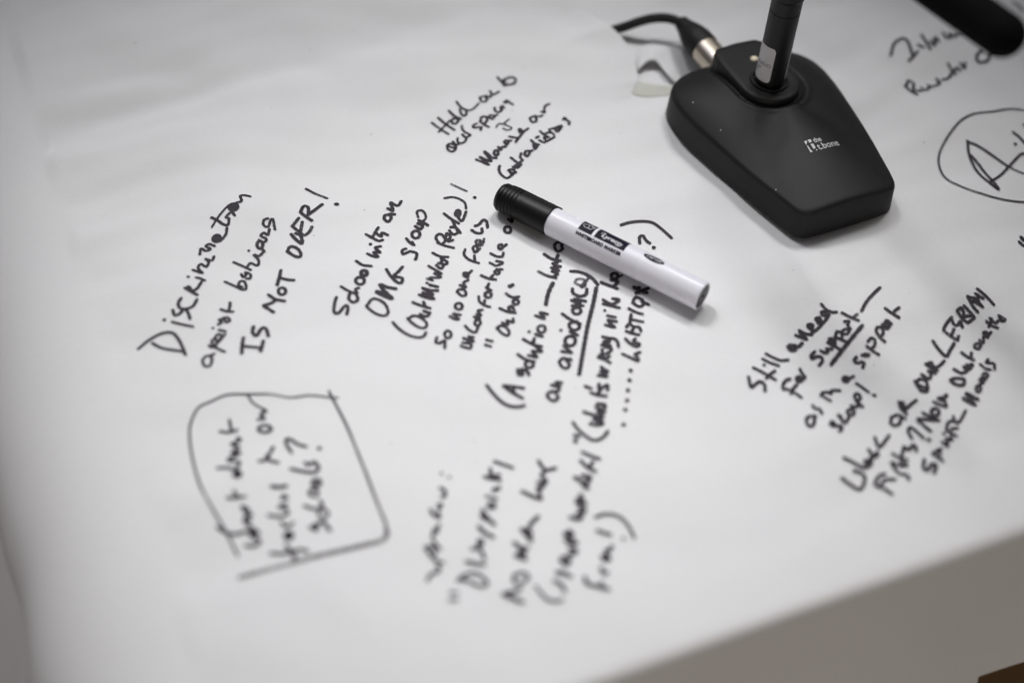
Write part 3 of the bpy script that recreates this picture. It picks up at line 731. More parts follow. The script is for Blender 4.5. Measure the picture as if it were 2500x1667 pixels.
  (2.2,0,[-29,4084,-31,4075,-39,4069,-49,4068,-57,4073,-61,4081,-58,4091,-51,4097,-41,4097,-32,4093,-29,4084]),
  (2,0,[-73,4137,-22,4125]),
  (2.8,0,[-41,4178,-14,4194]),
  (2.2,0,[-90,4259,-55,4251,-11,4243]),
  (2.2,0,[-62,4269,-16,4277]),
  (2.2,0,[-63,4285,-64,4312]),
  (1.9,0,[-46,4361,-10,4349,48,4328]),
  (2.3,0,[42,3584,81,3566,135,3546]),
  (2.3,0,[45,3584,91,3601,120,3616]),
  (1.9,0,[87,3691,88,3656,119,3645,147,3668,152,3696,122,3708,93,3691]),
  (2.5,0,[80,3874,115,3849,142,3853]),
  (2.5,0,[90,3803,136,3787]),
  (2.5,0,[93,3804,131,3822,109,3842]),
  (2.5,0,[105,3813,130,3793]),
  (2.4,0,[110,3958,136,3924,161,3895]),
  (2.4,0,[116,3959,153,3946,154,3916]),
  (2.4,0,[146,3972,157,3999,187,4039]),
  (2.2,0,[102,4183,144,4163,196,4145,187,4181,176,4208]),
  (2.2,0,[186,4198,207,4229,175,4242,223,4247,202,4275,195,4292,213,4317,232,4326,263,4337]),
  (2.2,0,[176,4377,193,4347,216,4317]),
  (1.8,1,[190,3637,215,3605,246,3573,282,3562,319,3573]),
  (2.1,0,[278,3672,308,3660,330,3621]),
  (2.2,0,[288,3721,324,3717,355,3705]),
  (2.2,0,[309,3730,324,3717]),
  (2.2,0,[304,3793,335,3768,347,3803,311,3814]),
  (2.2,0,[328,3817,382,3850,345,3867]),
  (2.2,0,[325,3910,356,3897,381,3900,349,3925,318,3953,362,3948,342,3970]),
  (2.3,0,[346,4048,383,4039,403,4057]),
  (2.3,0,[377,4070,419,4094,388,4108]),
  (2.3,0,[375,4138,420,4132]),
  (2.3,0,[375,4159,407,4154,393,4186]),
  (2.3,0,[362,4287,398,4262,431,4225,404,4247,436,4272,417,4295]),
  (2.3,0,[397,4301,442,4298]),
  (2.2,0,[389,4396,421,4359,464,4333]),
  (2.2,0,[428,4350,452,4393]),
  (2.1,0,[397,4452,439,4432,485,4415]),
  (3.2,0,[360,4520,361,4520]),
  (2,0,[353,4558,379,4552]),
  (2,0,[345,4640,372,4597,411,4559,451,4534,489,4546,515,4577,525,4602]),
  (2.1,0,[423,3705,433,3671,474,3660,535,3647]),
  (2.1,0,[498,3659,504,3683]),
  (2.1,0,[497,3765,515,3732,528,3741]),
  (2.3,0,[502,3831,521,3810,540,3827,520,3847]),
  (2.3,0,[520,3872,535,3868,552,3900]),
  (2,0,[480,3982,544,3965]),
  (2.3,1,[608,3950,609,3950]),
  (1.8,0,[469,4059,512,4081,562,4082,605,4059,636,4017,660,3959])],
 'n7': [(2.2,0,[1281,5037,1284,5003,1292,4967,1317,4993,1344,5012,1364,4990,1364,4950]),
  (2.1,0,[1311,5106,1349,5085,1394,5055,1426,5034]),
  (2.1,0,[1377,5039,1400,5069,1428,5096]),
  (2.2,0,[1371,5132,1371,5132]),
  (2,0,[1366,5177,1406,5153,1450,5136]),
  (2,0,[1387,5218,1425,5193,1466,5176,1506,5185]),
  (2.4,0,[1555,5297,1528,5298,1513,5279,1530,5256,1552,5265,1549,5293,1570,5288,1595,5319]),
  (2.4,0,[1532,5277,1542,5275]),
  (2.3,0,[1564,5374,1592,5362,1623,5350,1599,5384,1586,5412,1616,5393,1653,5388]),
  (2.4,0,[1667,5420,1642,5439,1641,5461,1665,5464,1657,5433]),
  (2.4,0,[1695,5488,1689,5510,1709,5521,1712,5490,1697,5480]),
  (2,0,[1654,5400,1690,5435,1733,5492,1765,5543]),
  (2,0,[1753,5531,1727,5543,1724,5567,1740,5567,1759,5539]),
  (2,0,[1729,5626,1753,5583,1783,5564,1808,5565]),
  (2.2,0,[1506,5051,1481,5035,1465,5000,1466,4973,1492,4975,1526,4951,1555,4923]),
  (2.2,0,[1502,4942,1519,4984,1539,5013]),
  (2.5,0,[1569,5057,1566,5047,1559,5040,1550,5040,1544,5045,1543,5055,1546,5065,1553,5071,1561,5072,1567,5066,1569,5057]),
  (2.6,0,[1551,5055,1561,5055]),
  (2.2,0,[1567,5126,1573,5106,1590,5073,1566,5050]),
  (2.1,0,[1660,5261,1637,5234,1637,5209,1665,5226,1692,5228,1696,5201,1676,5167]),
  (2.2,0,[1693,5271,1716,5259,1734,5275,1724,5288,1756,5291]),
  (2.2,0,[1737,5336,1769,5314,1809,5289]),
  (2.2,0,[1745,5340,1753,5368,1779,5358,1775,5322]),
  (2.2,0,[1757,5348,1771,5335]),
  (2.1,0,[1782,5383,1817,5361,1842,5348]),
  (2.1,0,[1787,5388,1796,5421,1822,5413,1819,5376]),
  (1.9,0,[1863,5424,1859,5413,1849,5405,1837,5404,1829,5410,1826,5420,1831,5431,1841,5439,1852,5440,1861,5434,1863,5424]),
  (2,0,[1844,5495,1869,5498,1860,5467,1872,5439]),
  (2,0,[1837,5558,1878,5528,1921,5503]),
  (2,0,[1891,5522,1920,5547]),
  (2.5,0,[1938,5464,1872,5374,1803,5274,1743,5184]),
  (2.2,0,[1945,5570,1977,5635,2023,5700,2070,5758]),
  (2.2,0,[1615,4793,1585,4790,1567,4763,1573,4718,1599,4727,1610,4767,1618,4797]),
  (2.2,0,[1612,4872,1621,4852,1646,4849,1654,4816]),
  (2.6,0,[1666,4950,1678,4972]),
  (2.1,0,[1683,4938,1712,4916]),
  (2.2,0,[1697,4980,1719,4969,1727,4993,1770,4997]),
  (2.9,0,[1823,5084,1820,5075,1814,5069,1806,5068,1801,5073,1800,5082,1803,5091,1810,5097,1817,5098,1822,5093,1823,5084]),
  (2,0,[1830,5088,1857,5108]),
  (2.2,0,[1888,5250,1874,5224,1886,5208,1918,5218,1924,5201,1914,5175]),
  (2.4,0,[1921,5264,1950,5262,1935,5274,1957,5271]),
  (2,0,[1952,5327,1981,5298,2012,5272]),
  (2,0,[1961,5359,1980,5380,2000,5371,1996,5335,1977,5312]),
  (2,0,[2012,5423,2029,5389,2055,5362]),
  (2,0,[2010,5430,2021,5453,2047,5448,2048,5412,2030,5394]),
  (2.4,0,[2050,5471,2074,5450,2090,5480,2063,5487,2080,5474,2075,5503,2098,5481]),
  (2.1,0,[2078,5592,2109,5558,2147,5530]),
  (2.1,0,[2125,5570,2156,5603]),
  (2.2,0,[1699,4762,1691,4735,1711,4730,1709,4759]),
  (2.2,0,[1701,4729,1742,4733,1747,4714,1733,4697]),
  (2.2,0,[1740,4811,1756,4773,1770,4758,1795,4803]),
  (2.2,0,[1742,4812,1754,4799]),
  (2.2,0,[1827,4839,1822,4826,1812,4817,1801,4816,1792,4823,1790,4835,1795,4848,1805,4857,1817,4858,1825,4851,1827,4839]),
  (2.3,0,[1817,4887,1844,4880,1862,4907]),
  (2.3,0,[1849,4920,1875,4881]),
  (2.1,0,[1844,4946,1849,4974,1866,4982,1875,4949,1854,4926,1844,4950]),
  (2.1,0,[1866,5057,1892,5032,1922,4997]),
  (2.9,0,[1950,4971,1950,4971])],
 'n8': [(2.2,0,[1718,4400,1760,4365,1803,4341,1832,4393,1828,4436,1784,4450]),
  (2.1,0,[1739,4525,1782,4502,1831,4476,1859,4487,1845,4519]),
  (2.1,0,[1848,4513,1876,4497,1883,4538]),
  (2.1,0,[1875,4594,1895,4551,1922,4568]),
  (2.1,0,[1917,4677,1925,4627,1940,4620,1993,4697]),
  (2.1,0,[1847,4504,1920,4582]),
  (2.2,0,[2054,4842,2022,4820,2016,4773,2052,4775,2074,4825,2062,4846,2092,4822]),
  (2.2,0,[2077,4934,2082,4892,2107,4854]),
  (2.2,0,[2079,4920,2099,4932,2097,4889]),
  (2.2,0,[2104,4884,2130,4915,2174,4958]),
  (2.2,0,[2183,5090,2205,5028,2241,5029,2245,5089,2216,5108,2189,5085]),
  (2.2,0,[2195,5066,2230,5048]),
  (2.2,0,[2228,5143,2262,5112,2279,5153,2263,5171,2302,5155]),
  (2.2,0,[2262,5221,2288,5194,2316,5176]),
  (2.2,0,[2270,5222,2294,5234,2301,5205,2328,5207,2367,5251]),
  (2.3,0,[2323,5388,2347,5331,2382,5286,2407,5326,2439,5380]),
  (2.2,0,[2395,5473,2431,5432,2462,5405]),
  (2.2,0,[2397,5486,2424,5536,2456,5579]),
  (2.2,0,[2432,5437,2456,5491]),
  (2.2,0,[2462,5408,2472,5437]),
  (2.1,0,[2455,5560,2461,5527,2480,5522,2501,5554,2505,5507]),
  (2.1,0,[2493,5628,2516,5576,2542,5545]),
  (2.1,0,[2498,5634,2521,5654,2529,5610,2516,5576]),
  (2.1,0,[2530,5591,2567,5603,2582,5585,2547,5551]),
  (2.1,0,[2539,5670,2571,5624,2587,5592]),
  (2.1,0,[2571,5744,2588,5680,2612,5634]),
  (2.1,0,[2570,5738,2613,5735]),
  (2.1,0,[2601,5714,2647,5678]),
  (2.1,0,[2619,5770,2660,5741]),
  (2.1,0,[2630,5766,2629,5717,2643,5680]),
  (2.1,0,[2583,5701,2617,5716]),
  (2.1,0,[2637,5811,2680,5760,2717,5707]),
  (2.2,0,[1943,4450,1909,4430,1885,4375,1928,4353,1962,4322]),
  (2.2,0,[1909,4373,1942,4415]),
  (2.2,0,[1956,4416,1989,4419]),
  (2.1,0,[1984,4525,2000,4482,2025,4457,2056,4451,2060,4421]),
  (2.1,0,[1992,4525,2032,4509,2065,4514,2036,4536]),
  (2.1,0,[1998,4579,2032,4560,2069,4548]),
  (2.1,0,[2038,4556,2062,4626]),
  (2.2,0,[2062,4630,2085,4612,2107,4643,2124,4636,2122,4607]),
  (2.1,0,[2110,4689,2098,4734,2116,4762,2148,4729,2173,4699]),
  (2.9,0,[2201,4690,2201,4689]),
  (2.3,0,[2220,4750,2186,4788,2162,4825,2221,4829,2272,4832]),
  (2.3,0,[2198,4874,2232,4853,2276,4832]),
  (2.3,0,[2287,4892,2281,4876,2269,4866,2256,4865,2247,4873,2245,4888,2252,4903,2263,4913,2276,4914,2285,4906,2287,4892]),
  (2.2,0,[2269,4957,2303,4941,2332,4934,2326,4970,2295,4983,2338,4997]),
  (3,0,[2341,5007,2342,5006]),
  (2.2,0,[2377,5108,2400,5085,2441,5082,2450,5119,2406,5125,2382,5113]),
  (2.2,0,[2409,5190,2442,5163,2475,5179,2465,5210]),
  (2.2,0,[2483,5227,2492,5193,2513,5232,2493,5221]),
  (2.2,0,[2471,5317,2500,5284,2527,5264]),
  (2.2,0,[2514,5275,2524,5317]),
  (2.2,0,[2475,5181,2513,5224]),
  (2.1,0,[2583,5371,2578,5360,2568,5352,2558,5351,2550,5357,2549,5368,2554,5379,2564,5387,2574,5388,2582,5382,2583,5371]),
  (1.9,0,[2583,5415,2602,5394,2609,5436]),
  (1.9,0,[2614,5464,2633,5438,2634,5482,2616,5475]),
  (1.9,0,[2630,5445,2660,5482]),
  (2,0,[2651,5568,2674,5538,2706,5523]),
  (2,0,[2656,5526,2685,5595]),
  (2,0,[2676,5597,2701,5560,2722,5585]),
  (2,0,[2733,5629,2740,5585,2765,5602,2740,5625]),
  (2.3,0,[2156,4553,2145,4499,2164,4487,2191,4525,2211,4518,2193,4468]),
  (2.1,0,[2205,4598,2227,4573,2250,4550]),
  (2.1,0,[2217,4606,2242,4628,2245,4590]),
  (2.1,0,[2258,4638,2233,4616]),
  (2.1,0,[2272,4685,2297,4658,2297,4695]),
  (2.1,0,[2298,4715,2326,4706,2324,4728]),
  (2.1,0,[2289,4746,2292,4745]),
  (2.1,0,[2320,4763,2355,4741]),
  (1.9,0,[2307,4769,2322,4819,2348,4840]),
  (1.9,0,[2334,4783,2371,4796]),
  (1.9,0,[2359,4870,2367,4831,2392,4844,2432,4914]),
  (2.3,0,[2431,4995,2457,4974,2489,4955,2467,4994,2452,5029,2508,4993]),
  (1.8,0,[2533,5063,2529,5051,2521,5043,2512,5043,2507,5049,2506,5061,2511,5072,2519,5080,2527,5081,2533,5074,2533,5063]),
  (1.9,0,[2533,5117,2552,5097,2545,5136,2563,5120]),
  (1.9,0,[2555,5228,2577,5200,2602,5191]),
  (1.9,0,[2526,5077,2584,5151]),
  (1.8,0,[2582,5151,2578,5141,2570,5135,2562,5134,2556,5139,2555,5149,2559,5158,2567,5165,2575,5166,2581,5160,2582,5151]),
  (2,0,[2604,5268,2590,5242,2614,5242,2630,5233,2626,5195])],
 'n9': [(2.2,0,[2415,7982,2443,8081,2499,8141,2539,8119,2558,8024,2569,7982]),
  (2.2,0,[2532,7943,2583,8006,2599,8029]),
  (2.2,0,[2610,8092,2642,8074]),
  (2.2,0,[2647,8203,2669,8125,2689,8062]),
  (2.2,0,[2693,8146,2725,8105,2729,8182,2760,8150,2747,8205]),
  (2.2,0,[2808,8266,2824,8214,2856,8227,2852,8272,2890,8236,2911,8287,2953,8291]),
  (2.3,0,[2476,7682,2507,7643,2542,7598]),
  (2.3,0,[2487,7691,2511,7753,2545,7731,2530,7663,2581,7652]),
  (2.2,0,[2588,7702,2614,7669,2653,7723,2635,7741,2675,7729,2723,7768,2709,7817,2723,7760]),
  (2.2,0,[2749,7805,2794,7827,2818,7877]),
  (2.2,0,[2805,7965,2827,7899,2845,7867]),
  (2.2,0,[2837,7900,2864,7938,2879,7910]),
  (2.2,0,[2893,7984,2915,7940,2926,7993]),
  (2.3,0,[3060,8126,3012,8059,3024,8008,3080,8023,3115,8102,3145,8118]),
  (1.7,0,[3389,8744,3416,8709,3436,8636])],
 'n10': [(1.5,0,[3378,7438,3298,7499,3234,7506,3133,7492,3022,7447,2894,7417,2789,7334,2700,7215,2630,7084,2599,6974,2598,6870,2631,6770,2706,6691,2804,6644,2923,6607,3064,6610,3212,6658,3332,6771,3409,6955,3438,7186,3398,7385,3304,7478])],
 'n10a': [(1.9,0,[2807,7164,2801,7033,2827,6894,2866,6780,2920,6696,2891,6812,2855,6941,2811,7035]),
  (1.9,0,[2806,7156,2866,7124,2951,7042,3053,6947,3139,6882]),
  (1.9,0,[2885,6775,2956,6848,3060,6986,3125,7068,3153,7079,3206,7077])],
 'n10b': [(2.6,0,[3110,7158,3111,7157])],
 'n10c': [(1.8,0,[3112,7267,3144,7224,3170,7172,3212,7108])],
 'n10d': [(1.8,0,[3192,7343,3216,7286])],
 'n11': [(2.6,0,[2975,6271,2980,6247,2994,6228])],
 'n11b': [(2,0,[2951,6220,2960,6202,2969,6187])],
}
READS = {
 'n1': 'three lines reading Discrimination against lesbians is NOT OVER!',
 'n2': 'blurred framed lines reading What about teachers in our schools?',
 'n3': 'small lines reading Hold one to our spaces & manage our contradictions',
 'n4': 'lines reading School with an OMG group, out minded people',
 'n5': 'lines partly under the marker reading A solution but an avoidance',
 'n6': 'blurred lines near the table edge beginning Speaker, disappointing no men here',
 'n7': 'lines reading Still a need for support as in a support group!',
 'n8': 'lines reading Where are our LESBIAN fights? Now. What are the specific needs',
 'n9': 'two small lines behind the microphone base, the second starting Remember',
 'n10': 'thin pen ring drawn around the large letters at the right edge',
 'n10a': 'large pen letter A inside the drawn ring', 'n10b': 'dot of the letter i inside the drawn ring',
 'n10c': 'pen stroke above the dot inside the drawn ring', 'n10d': 'short pen mark beside the ring at the right edge',
 'n11': 'thicker of two short quotation strokes at the right edge', 'n11b': 'thinner of two short quotation strokes at the right edge'}
zi = 0
for key_, strokes in NOTES.items():
    for mi, mm in ((0, M_ink), (1, M_inkdry), (2, M_inkgrey)):
        V = []; F = []
        for wd, md_, P in strokes:
            if md_ != mi: continue
            zi += 1; off = 0.00026+zi*1.0e-6
            Q = [(P[k]*1e-4, P[k+1]*1e-4) for k in range(0, len(P), 2)]
            ribbon(Q, wd*0.90e-3, V, F, lambda x, y: (x, y, on_cloth(x, y)+off))
        if not F: continue
        if mi == 1 and not any(s[1] == 0 for s in strokes): pass
        o = obj('handwritten_note', V, F, mm, cloth, smooth=False)
        o['label'] = READS[key_] if mi == 0 else 'fainter pen strokes of the lines' if key_ != 'n2' else ('hand-drawn frame around the teachers question' if mi == 1 else 'grey worn lower line of the hand-drawn frame')

# a few specks of ink and lint
random.seed(5); V = []; F = []
for _ in range(70):
    x, y = random.uniform(-0.33, 0.34), random.uniform(0.3, 0.9); r = random.uniform(0.00018, 0.00045)
    p = Vector((x, y, 0))
    if p.dot(E1) < U0+0.03 or p.dot(E2) < V0+0.03: continue
    ribbon([(x, y), (x+r*0.3, y)], r*2, V, F, lambda a, b: (a, b, on_cloth(a, b)+0.00021))
o = obj('specks', V, F, M_inkdry, cloth, smooth=False); tag(o, kind='stuff')

# ------------------------------------------------------------------ whiteboard marker
MA = Vector((-0.01301, 0.62297, 0)); MB_ = Vector((0.10398, 0.55198, 0))
md3 = (MB_-MA); ML = md3.length
mk = empty('whiteboard_marker', (MA.x, MA.y, on_cloth(MA.x, MA.y)+0.0004), math.atan2(md3.y, md3.x))
tag(mk, 'white whiteboard marker with black ribbed cap lying across the handwriting', 'marker')
RB = 0.0085; LC = 0.0362
def mlathe(prof, seg=64):
    bm = lathe(prof, seg, 'x')
    for v in bm.verts: v.co.z += RB+0.0004
    return bm
cap = [(0.0, 0.0), (0.0066, 0.0), (0.0077, 0.0005), (0.0083, 0.0016)]
x = 0.0016
for k in range(5):
    x0 = 0.0026+k*0.0024
    cap += [(0.00865, x0-0.0006), (0.00872, x0), (0.00872, x0+0.0008), (0.0084, x0+0.0010), (0.0083, x0+0.0013), (0.0086, x0+0.0016)]
cap += [(0.00872, 0.0152), (0.0089, LC-0.0010), (0.0089, LC-0.0003), (0.0086, LC)]
cap = [(max(r, 0.00001), t) for r, t in cap]
capo = bm_obj('cap', mlathe(cap), M_cap, mk, auto=35)
# slim anti-roll rib along the cap, turned away from the viewer
V = []; F = []; a0 = R(-44)
def cyl(xx, phi, r): return (xx, -r*math.sin(phi), RB+0.0004+r*math.cos(phi))
rows = [(0.0045, 0.0086), (0.006, 0.0091), (0.010, 0.0094), (0.034, 0.0094), (0.0385, 0.0094), (0.0392, 0.0090)]
for xx, r in rows:
    for dphi, dr in ((-6, -0.0008), (-5, 0), (5, 0), (6, -0.0008)): V.append(cyl(xx, a0+R(dphi), r+dr))
for i in range(len(rows)-1):
    for k in range(3): q = i*4+k; F.append((q, q+1, q+5, q+4))
F += [(0, 1, 2, 3), (len(V)-4, len(V)-1, len(V)-2, len(V)-3)]
obj('clip', V, F, M_cap, capo, smooth=False)
bar = [(0.0001, LC-0.004), (0.0080, LC-0.004), (0.0080, LC+0.0002), (0.00835, LC+0.0006), (RB, LC+0.0012), (RB, ML-0.0008), (RB-0.0003, ML-0.0002), (RB-0.0007, ML), (RB-0.0012, ML-0.0003), (RB-0.00125, ML-0.0014), (0.0001, ML-0.0014)]
barrel = bm_obj('barrel', mlathe(bar), M_barrel, mk, auto=35)
plug = [(0.0001, ML-0.0035), (RB-0.0014, ML-0.0035), (RB-0.0014, ML-0.0006), (RB-0.0018, ML-0.0003), (0.0030, ML-0.0002), (0.0012, ML-0.0002), (0.0011, ML-0.0004), (0.0010, ML-0.0016), (0.0001, ML-0.0016)]
bm_obj('end_plug', mlathe(plug), M_cap, mk, auto=35)
# print on the barrel: x runs along the pen, s around it (millimetres), s grows towards the top of the letters
def wrap(pts, phi0, r): return [cyl(px, phi0-py/RB, r) for px, py in pts]
def panel(x0, x1, p0, p1, r, name, mtx, slant=0.0, nx=14, ny=18):
    V = []; F = []
    for j in range(ny+1):
        for i in range(nx+1):
            phi = R(p0+(p1-p0)*j/ny); V.append(cyl(x0+(x1-x0)*i/nx+slant*j/ny, phi, r))
    for j in range(ny):
        for i in range(nx): k = j*(nx+1)+i; F.append((k, k+1, k+nx+2, k+nx+1))
    return V, F
V, F = panel(0.0557, 0.0647, -62, 24, RB+0.00006, 'p', None)
V2, F2 = panel(0.0664, 0.0862, -62, 24, RB+0.00006, 'p', None)
n = len(V); V += V2; F += [tuple(q+n for q in f) for f in F2]
n = len(V); ex, ep = 0.1035, R(-7)
V.append(cyl(ex, ep, RB+0.00007))
rings_ = 8; seg_ = 40
for j in range(1, rings_+1):
    for k in range(seg_):
        a = 2*math.pi*k/seg_; V.append(cyl(ex+0.0066*j/rings_*math.cos(a), ep+0.0024/RB*j/rings_*math.sin(a), RB+0.00007))
for k in range(seg_):
    F.append((n, n+1+k, n+1+(k+1) % seg_))
    for j in range(rings_-1):
        a, b = n+1+j*seg_+k, n+1+j*seg_+(k+1) % seg_; F.append((a, b, b+seg_, a+seg_))
tv, tf = text2d('WHITEBOARD MARKER', 0.0027, bold=0.00020, spacing=1.06)
mxx = max(v[0] for v in tv); sc = 0.0304/mxx
n = len(V); V += wrap([(0.0557+a*sc, b) for a, b in tv], R(46), RB+0.00006); F += [tuple(q+n for q in f) for f in tf]
obj('barrel_print', V, F, M_print, barrel, smooth=False)
V = []; F = []
tv, tf = text2d('Lyreco', 0.0040, shear=0.22, bold=0.00008)
mxx = max(v[0] for v in tv); sc = 0.0128/mxx
V += wrap([(0.0698+a*sc, b) for a, b in tv], R(9), RB+0.00014); F += [tuple(q for q in f) for f in tf]
tv, tf = text2d('CAP OFF', 0.00245, bold=0.00002)
mxx = max(v[0] for v in tv); sc = 0.0098/mxx
n = len(V); V += wrap([(0.0988+a*sc, b) for a, b in tv], R(-1.5), RB+0.00014); F += [tuple(q+n for q in f) for f in tf]
def pen(pts, wd): ribbon(pts, wd, V, F, lambda a, b: cyl(a, R(9)-b/RB, RB+0.00014))
pen([(0.0692, 0.0018), (0.0694, 0.0030), (0.0704, 0.0034), (0.0716, 0.0030)], 0.00035)
pen([(0.0800, -0.0008), (0.0818, -0.0008), (0.0830, 0.0002), (0.0833, 0.0012)], 0.0004)
pen([(0.0605, 0.0034), (0.0592, 0.0036), (0.0574, 0.0030), (0.0571, 0.0020), (0.0580, 0.0010), (0.0596, 0.0008), (0.0608, 0.0014)], 0.00028)
pen([(0.0600, 0.0040), (0.0617, 0.0044), (0.0630, 0.0026)], 0.00028); pen([(0.0600, 0.0040), (0.0607, 0.0014), (0.0620, 0.0008), (0.0630, 0.0026)], 0.00028)
pen([(0.0618, 0.0044), (0.0632, 0.0042), (0.0641, 0.0034)], 0.00028); pen([(0.0630, 0.0026), (0.0641, 0.0028)], 0.00028)
obj('barrel_print', V, F, M_white, barrel, smooth=False)

# ------------------------------------------------------------------ gooseneck desk microphone
GA = R(27.8)
GO = Vector((0.1472, 0.7149, 0))
mic = empty('gooseneck_microphone', (GO.x, GO.y, 0), GA)   # local +x = right of the base, local -y = its front
tag(mic, 'black gooseneck desk microphone on a wedge-shaped base, foam windscreen overhead', 'microphone')
ZB = on_cloth(GO.x, GO.y)+0.0006
XC = 0.0
half = [(0, 100.4), (14, 100.4), (26, 99.8), (31.5, 98.2), (34.6, 94.8), (36.6, 89), (40.2, 74), (44.5, 56), (48.0, 38), (51.0, 20), (53.2, 6), (54.4, -6), (54.6, -16), (53.0, -26), (48.5, -35), (40, -41.8), (28, -45.2), (14, -46), (0, -46)]
def smooth_outline(half):
    H = catmull([Vector((a, b, 0)) for a, b in half], 6)
    rgt = [(p.x, p.y) for p in H]; lft = [(-a, b) for a, b in reversed(rgt[1:-1])]
    return rgt+lft
OUT = [(a*1e-3, b*1e-3) for a, b in smooth_outline(half)]
CY = 0.012
OA = sorted((math.atan2(a, b-CY), math.hypot(a, b-CY)) for a, b in OUT)
def out_r(th):
    lo = 0; hi = len(OA)
    if th <= OA[0][0] or th >= OA[-1][0]: return OA[0][1]
    while hi-lo > 1:
        mid = (lo+hi)//2
        if OA[mid][0] <= th: lo = mid
        else: hi = mid
    (a, r), (b, s) = OA[lo], OA[min(lo+1, len(OA)-1)]
    return r+(s-r)*((th-a)/(b-a) if b > a else 0)
def edge_z(x, y):
    fr = max(0, min(1, (y-0.085)/0.012))
    return 0.0192+fr*0.0036*max(0, 1-(x/0.034)**2)-0.0006*fr
PR, PY = 0.0192, 0.0000
def key_sd(x, y):
    return (abs(x)-PR) if y < PY else (math.hypot(x, y-PY)-PR)
def dome(x, y):
    th = math.atan2(x, y-CY); r = math.hypot(x, y-CY); ro = out_r(th); s = min(1, r/ro)
    ex, ey = ro*math.sin(th), CY+ro*math.cos(th)
    e = edge_z(ex, ey)
    q = max(0, min(1, (ey+0.005)/0.085)); q = q*q*(3-2*q); p = 3.0+(1.5-3.0)*q
    z = e+(0.0335-e)*(1-s**p)
    # shallow crown running down the middle of the front slope
    if y > 0: z += 0.0010*math.exp(-(x/0.020)**2)*max(0, min(1, (0.1-y)/0.05))*min(1, y/0.02)
    d = key_sd(x, y)
    if y > -0.040:
        z += 0.0010*math.exp(-((d-0.0055)/0.0022)**2)
        z -= 0.0026*math.exp(-((d-0.0010)/0.0022)**2)
    return z
V = []; F = []; n = len(OUT)
def ring(fn): 
    for a, b in OUT: V.append(fn(a, b))
def L3(x, y, z): return (x, -y, z+ZB)          # base coordinates have y to the front
def sc_(a, b, k): return (a*k, CY+(b-CY)*k)
ring(lambda a, b: L3(*sc_(a, b, 0.955), 0.0))
ring(lambda a, b: L3(*sc_(a, b, 0.985), 0.0003))
ring(lambda a, b: L3(*sc_(a, b, 0.996), 0.0010))
ring(lambda a, b: L3(*sc_(a, b, 1.0), 0.0022))
ring(lambda a, b: L3(*sc_(a, b, 0.992), 0.010))
ring(lambda a, b: L3(*sc_(a, b, 0.984), edge_z(a, b)-0.0011))
ring(lambda a, b: L3(*sc_(a, b, 0.981), edge_z(a, b)-0.0004))
ring(lambda a, b: L3(*sc_(a, b, 0.974), edge_z(a, b)+0.0001))
SS = [0.962+(0.03-0.962)*k/46 for k in range(47)]
for s in SS:
    def fn(a, b, s=s):
        q = sc_(a, b, s); return L3(q[0], q[1], dome(*q))
    ring(fn)
V.append(L3(0, CY, dome(0, CY)))
nr = 8+len(SS)
for j in range(nr-1):
    for k in range(n): F.append((j*n+k, j*n+(k+1) % n, (j+1)*n+(k+1) % n, (j+1)*n+k))
for k in range(n): F.append(((nr-1)*n+k, (nr-1)*n+(k+1) % n, len(V)-1))
F.append(list(reversed(range(n))))
bm = bmesh.new(); me = bpy.data.meshes.new('t'); me.from_pydata(V, [], F); bm.from_mesh(me); bpy.data.meshes.remove(me)
base = bm_obj('base', bm, M_plastic, mic, auto=38)
# pale chips knocked off the edge
for cx, cy, r in [(-0.0462, -0.0109, 0.0007), (-0.0434, 0.0182, 0.0006), (-0.0375, 0.0734, 0.0007), (0.0308, 0.0977, 0.0004)]:
    zz = dome(cx, cy); V = []
    for q in range(7):
        a = q*2*math.pi/7; rr = 0.65*r*(0.7+0.5*random.random())
        px, py = cx+rr*math.cos(a), cy+rr*1.3*math.sin(a); V.append(L3(px, py, max(dome(px, py), zz-0.0002)+0.00025))
    obj('chip', V, [list(range(7))], M_chip, base, smooth=False)
# maker's mark printed on the front slope
V = []; F = []
def onbase(px, py): return L3(px, py, dome(px, py)+0.00018)
for poly in ([(-6.6, 52.0), (-4.4, 52.2), (-6.7, 54.9)], [(-3.9, 51.9), (-2.0, 52.0), (-2.3, 54.0), (-4.1, 54.2)], [(-4.1, 55.4), (-2.3, 55.4), (-2.5, 58.9), (-4.2, 59.3)],
             [(-6.7, 55.5), (-6.1, 55.8), (-6.2, 59.6), (-5.6, 60.7), (-7.2, 60.8)], [(-3.1, 60.1), (-2.4, 60.1), (-2.5, 60.8), (-3.3, 60.9)]):
    k0 = len(V); V += [onbase(a*1e-3, b*1e-3) for a, b in poly]; F.append(list(range(k0, k0+len(poly))))
for s, size, x0, y0, wd in (('the', 0.0050, -0.0010, 0.0552, 0.0053), ('t.bone', 0.0068, -0.0012, 0.0609, 0.0149)):
    tv, tf = text2d(s, size, bold=0.00005, sub=0.0012); mxx = max(v[0] for v in tv); sc = wd/mxx
    k0 = len(V); V += [onbase(x0+a*sc, y0-b) for a, b in tv]; F += [tuple(q+k0 for q in f) for f in tf]
o = obj('logo_print', V, F, M_logo, base, smooth=False)
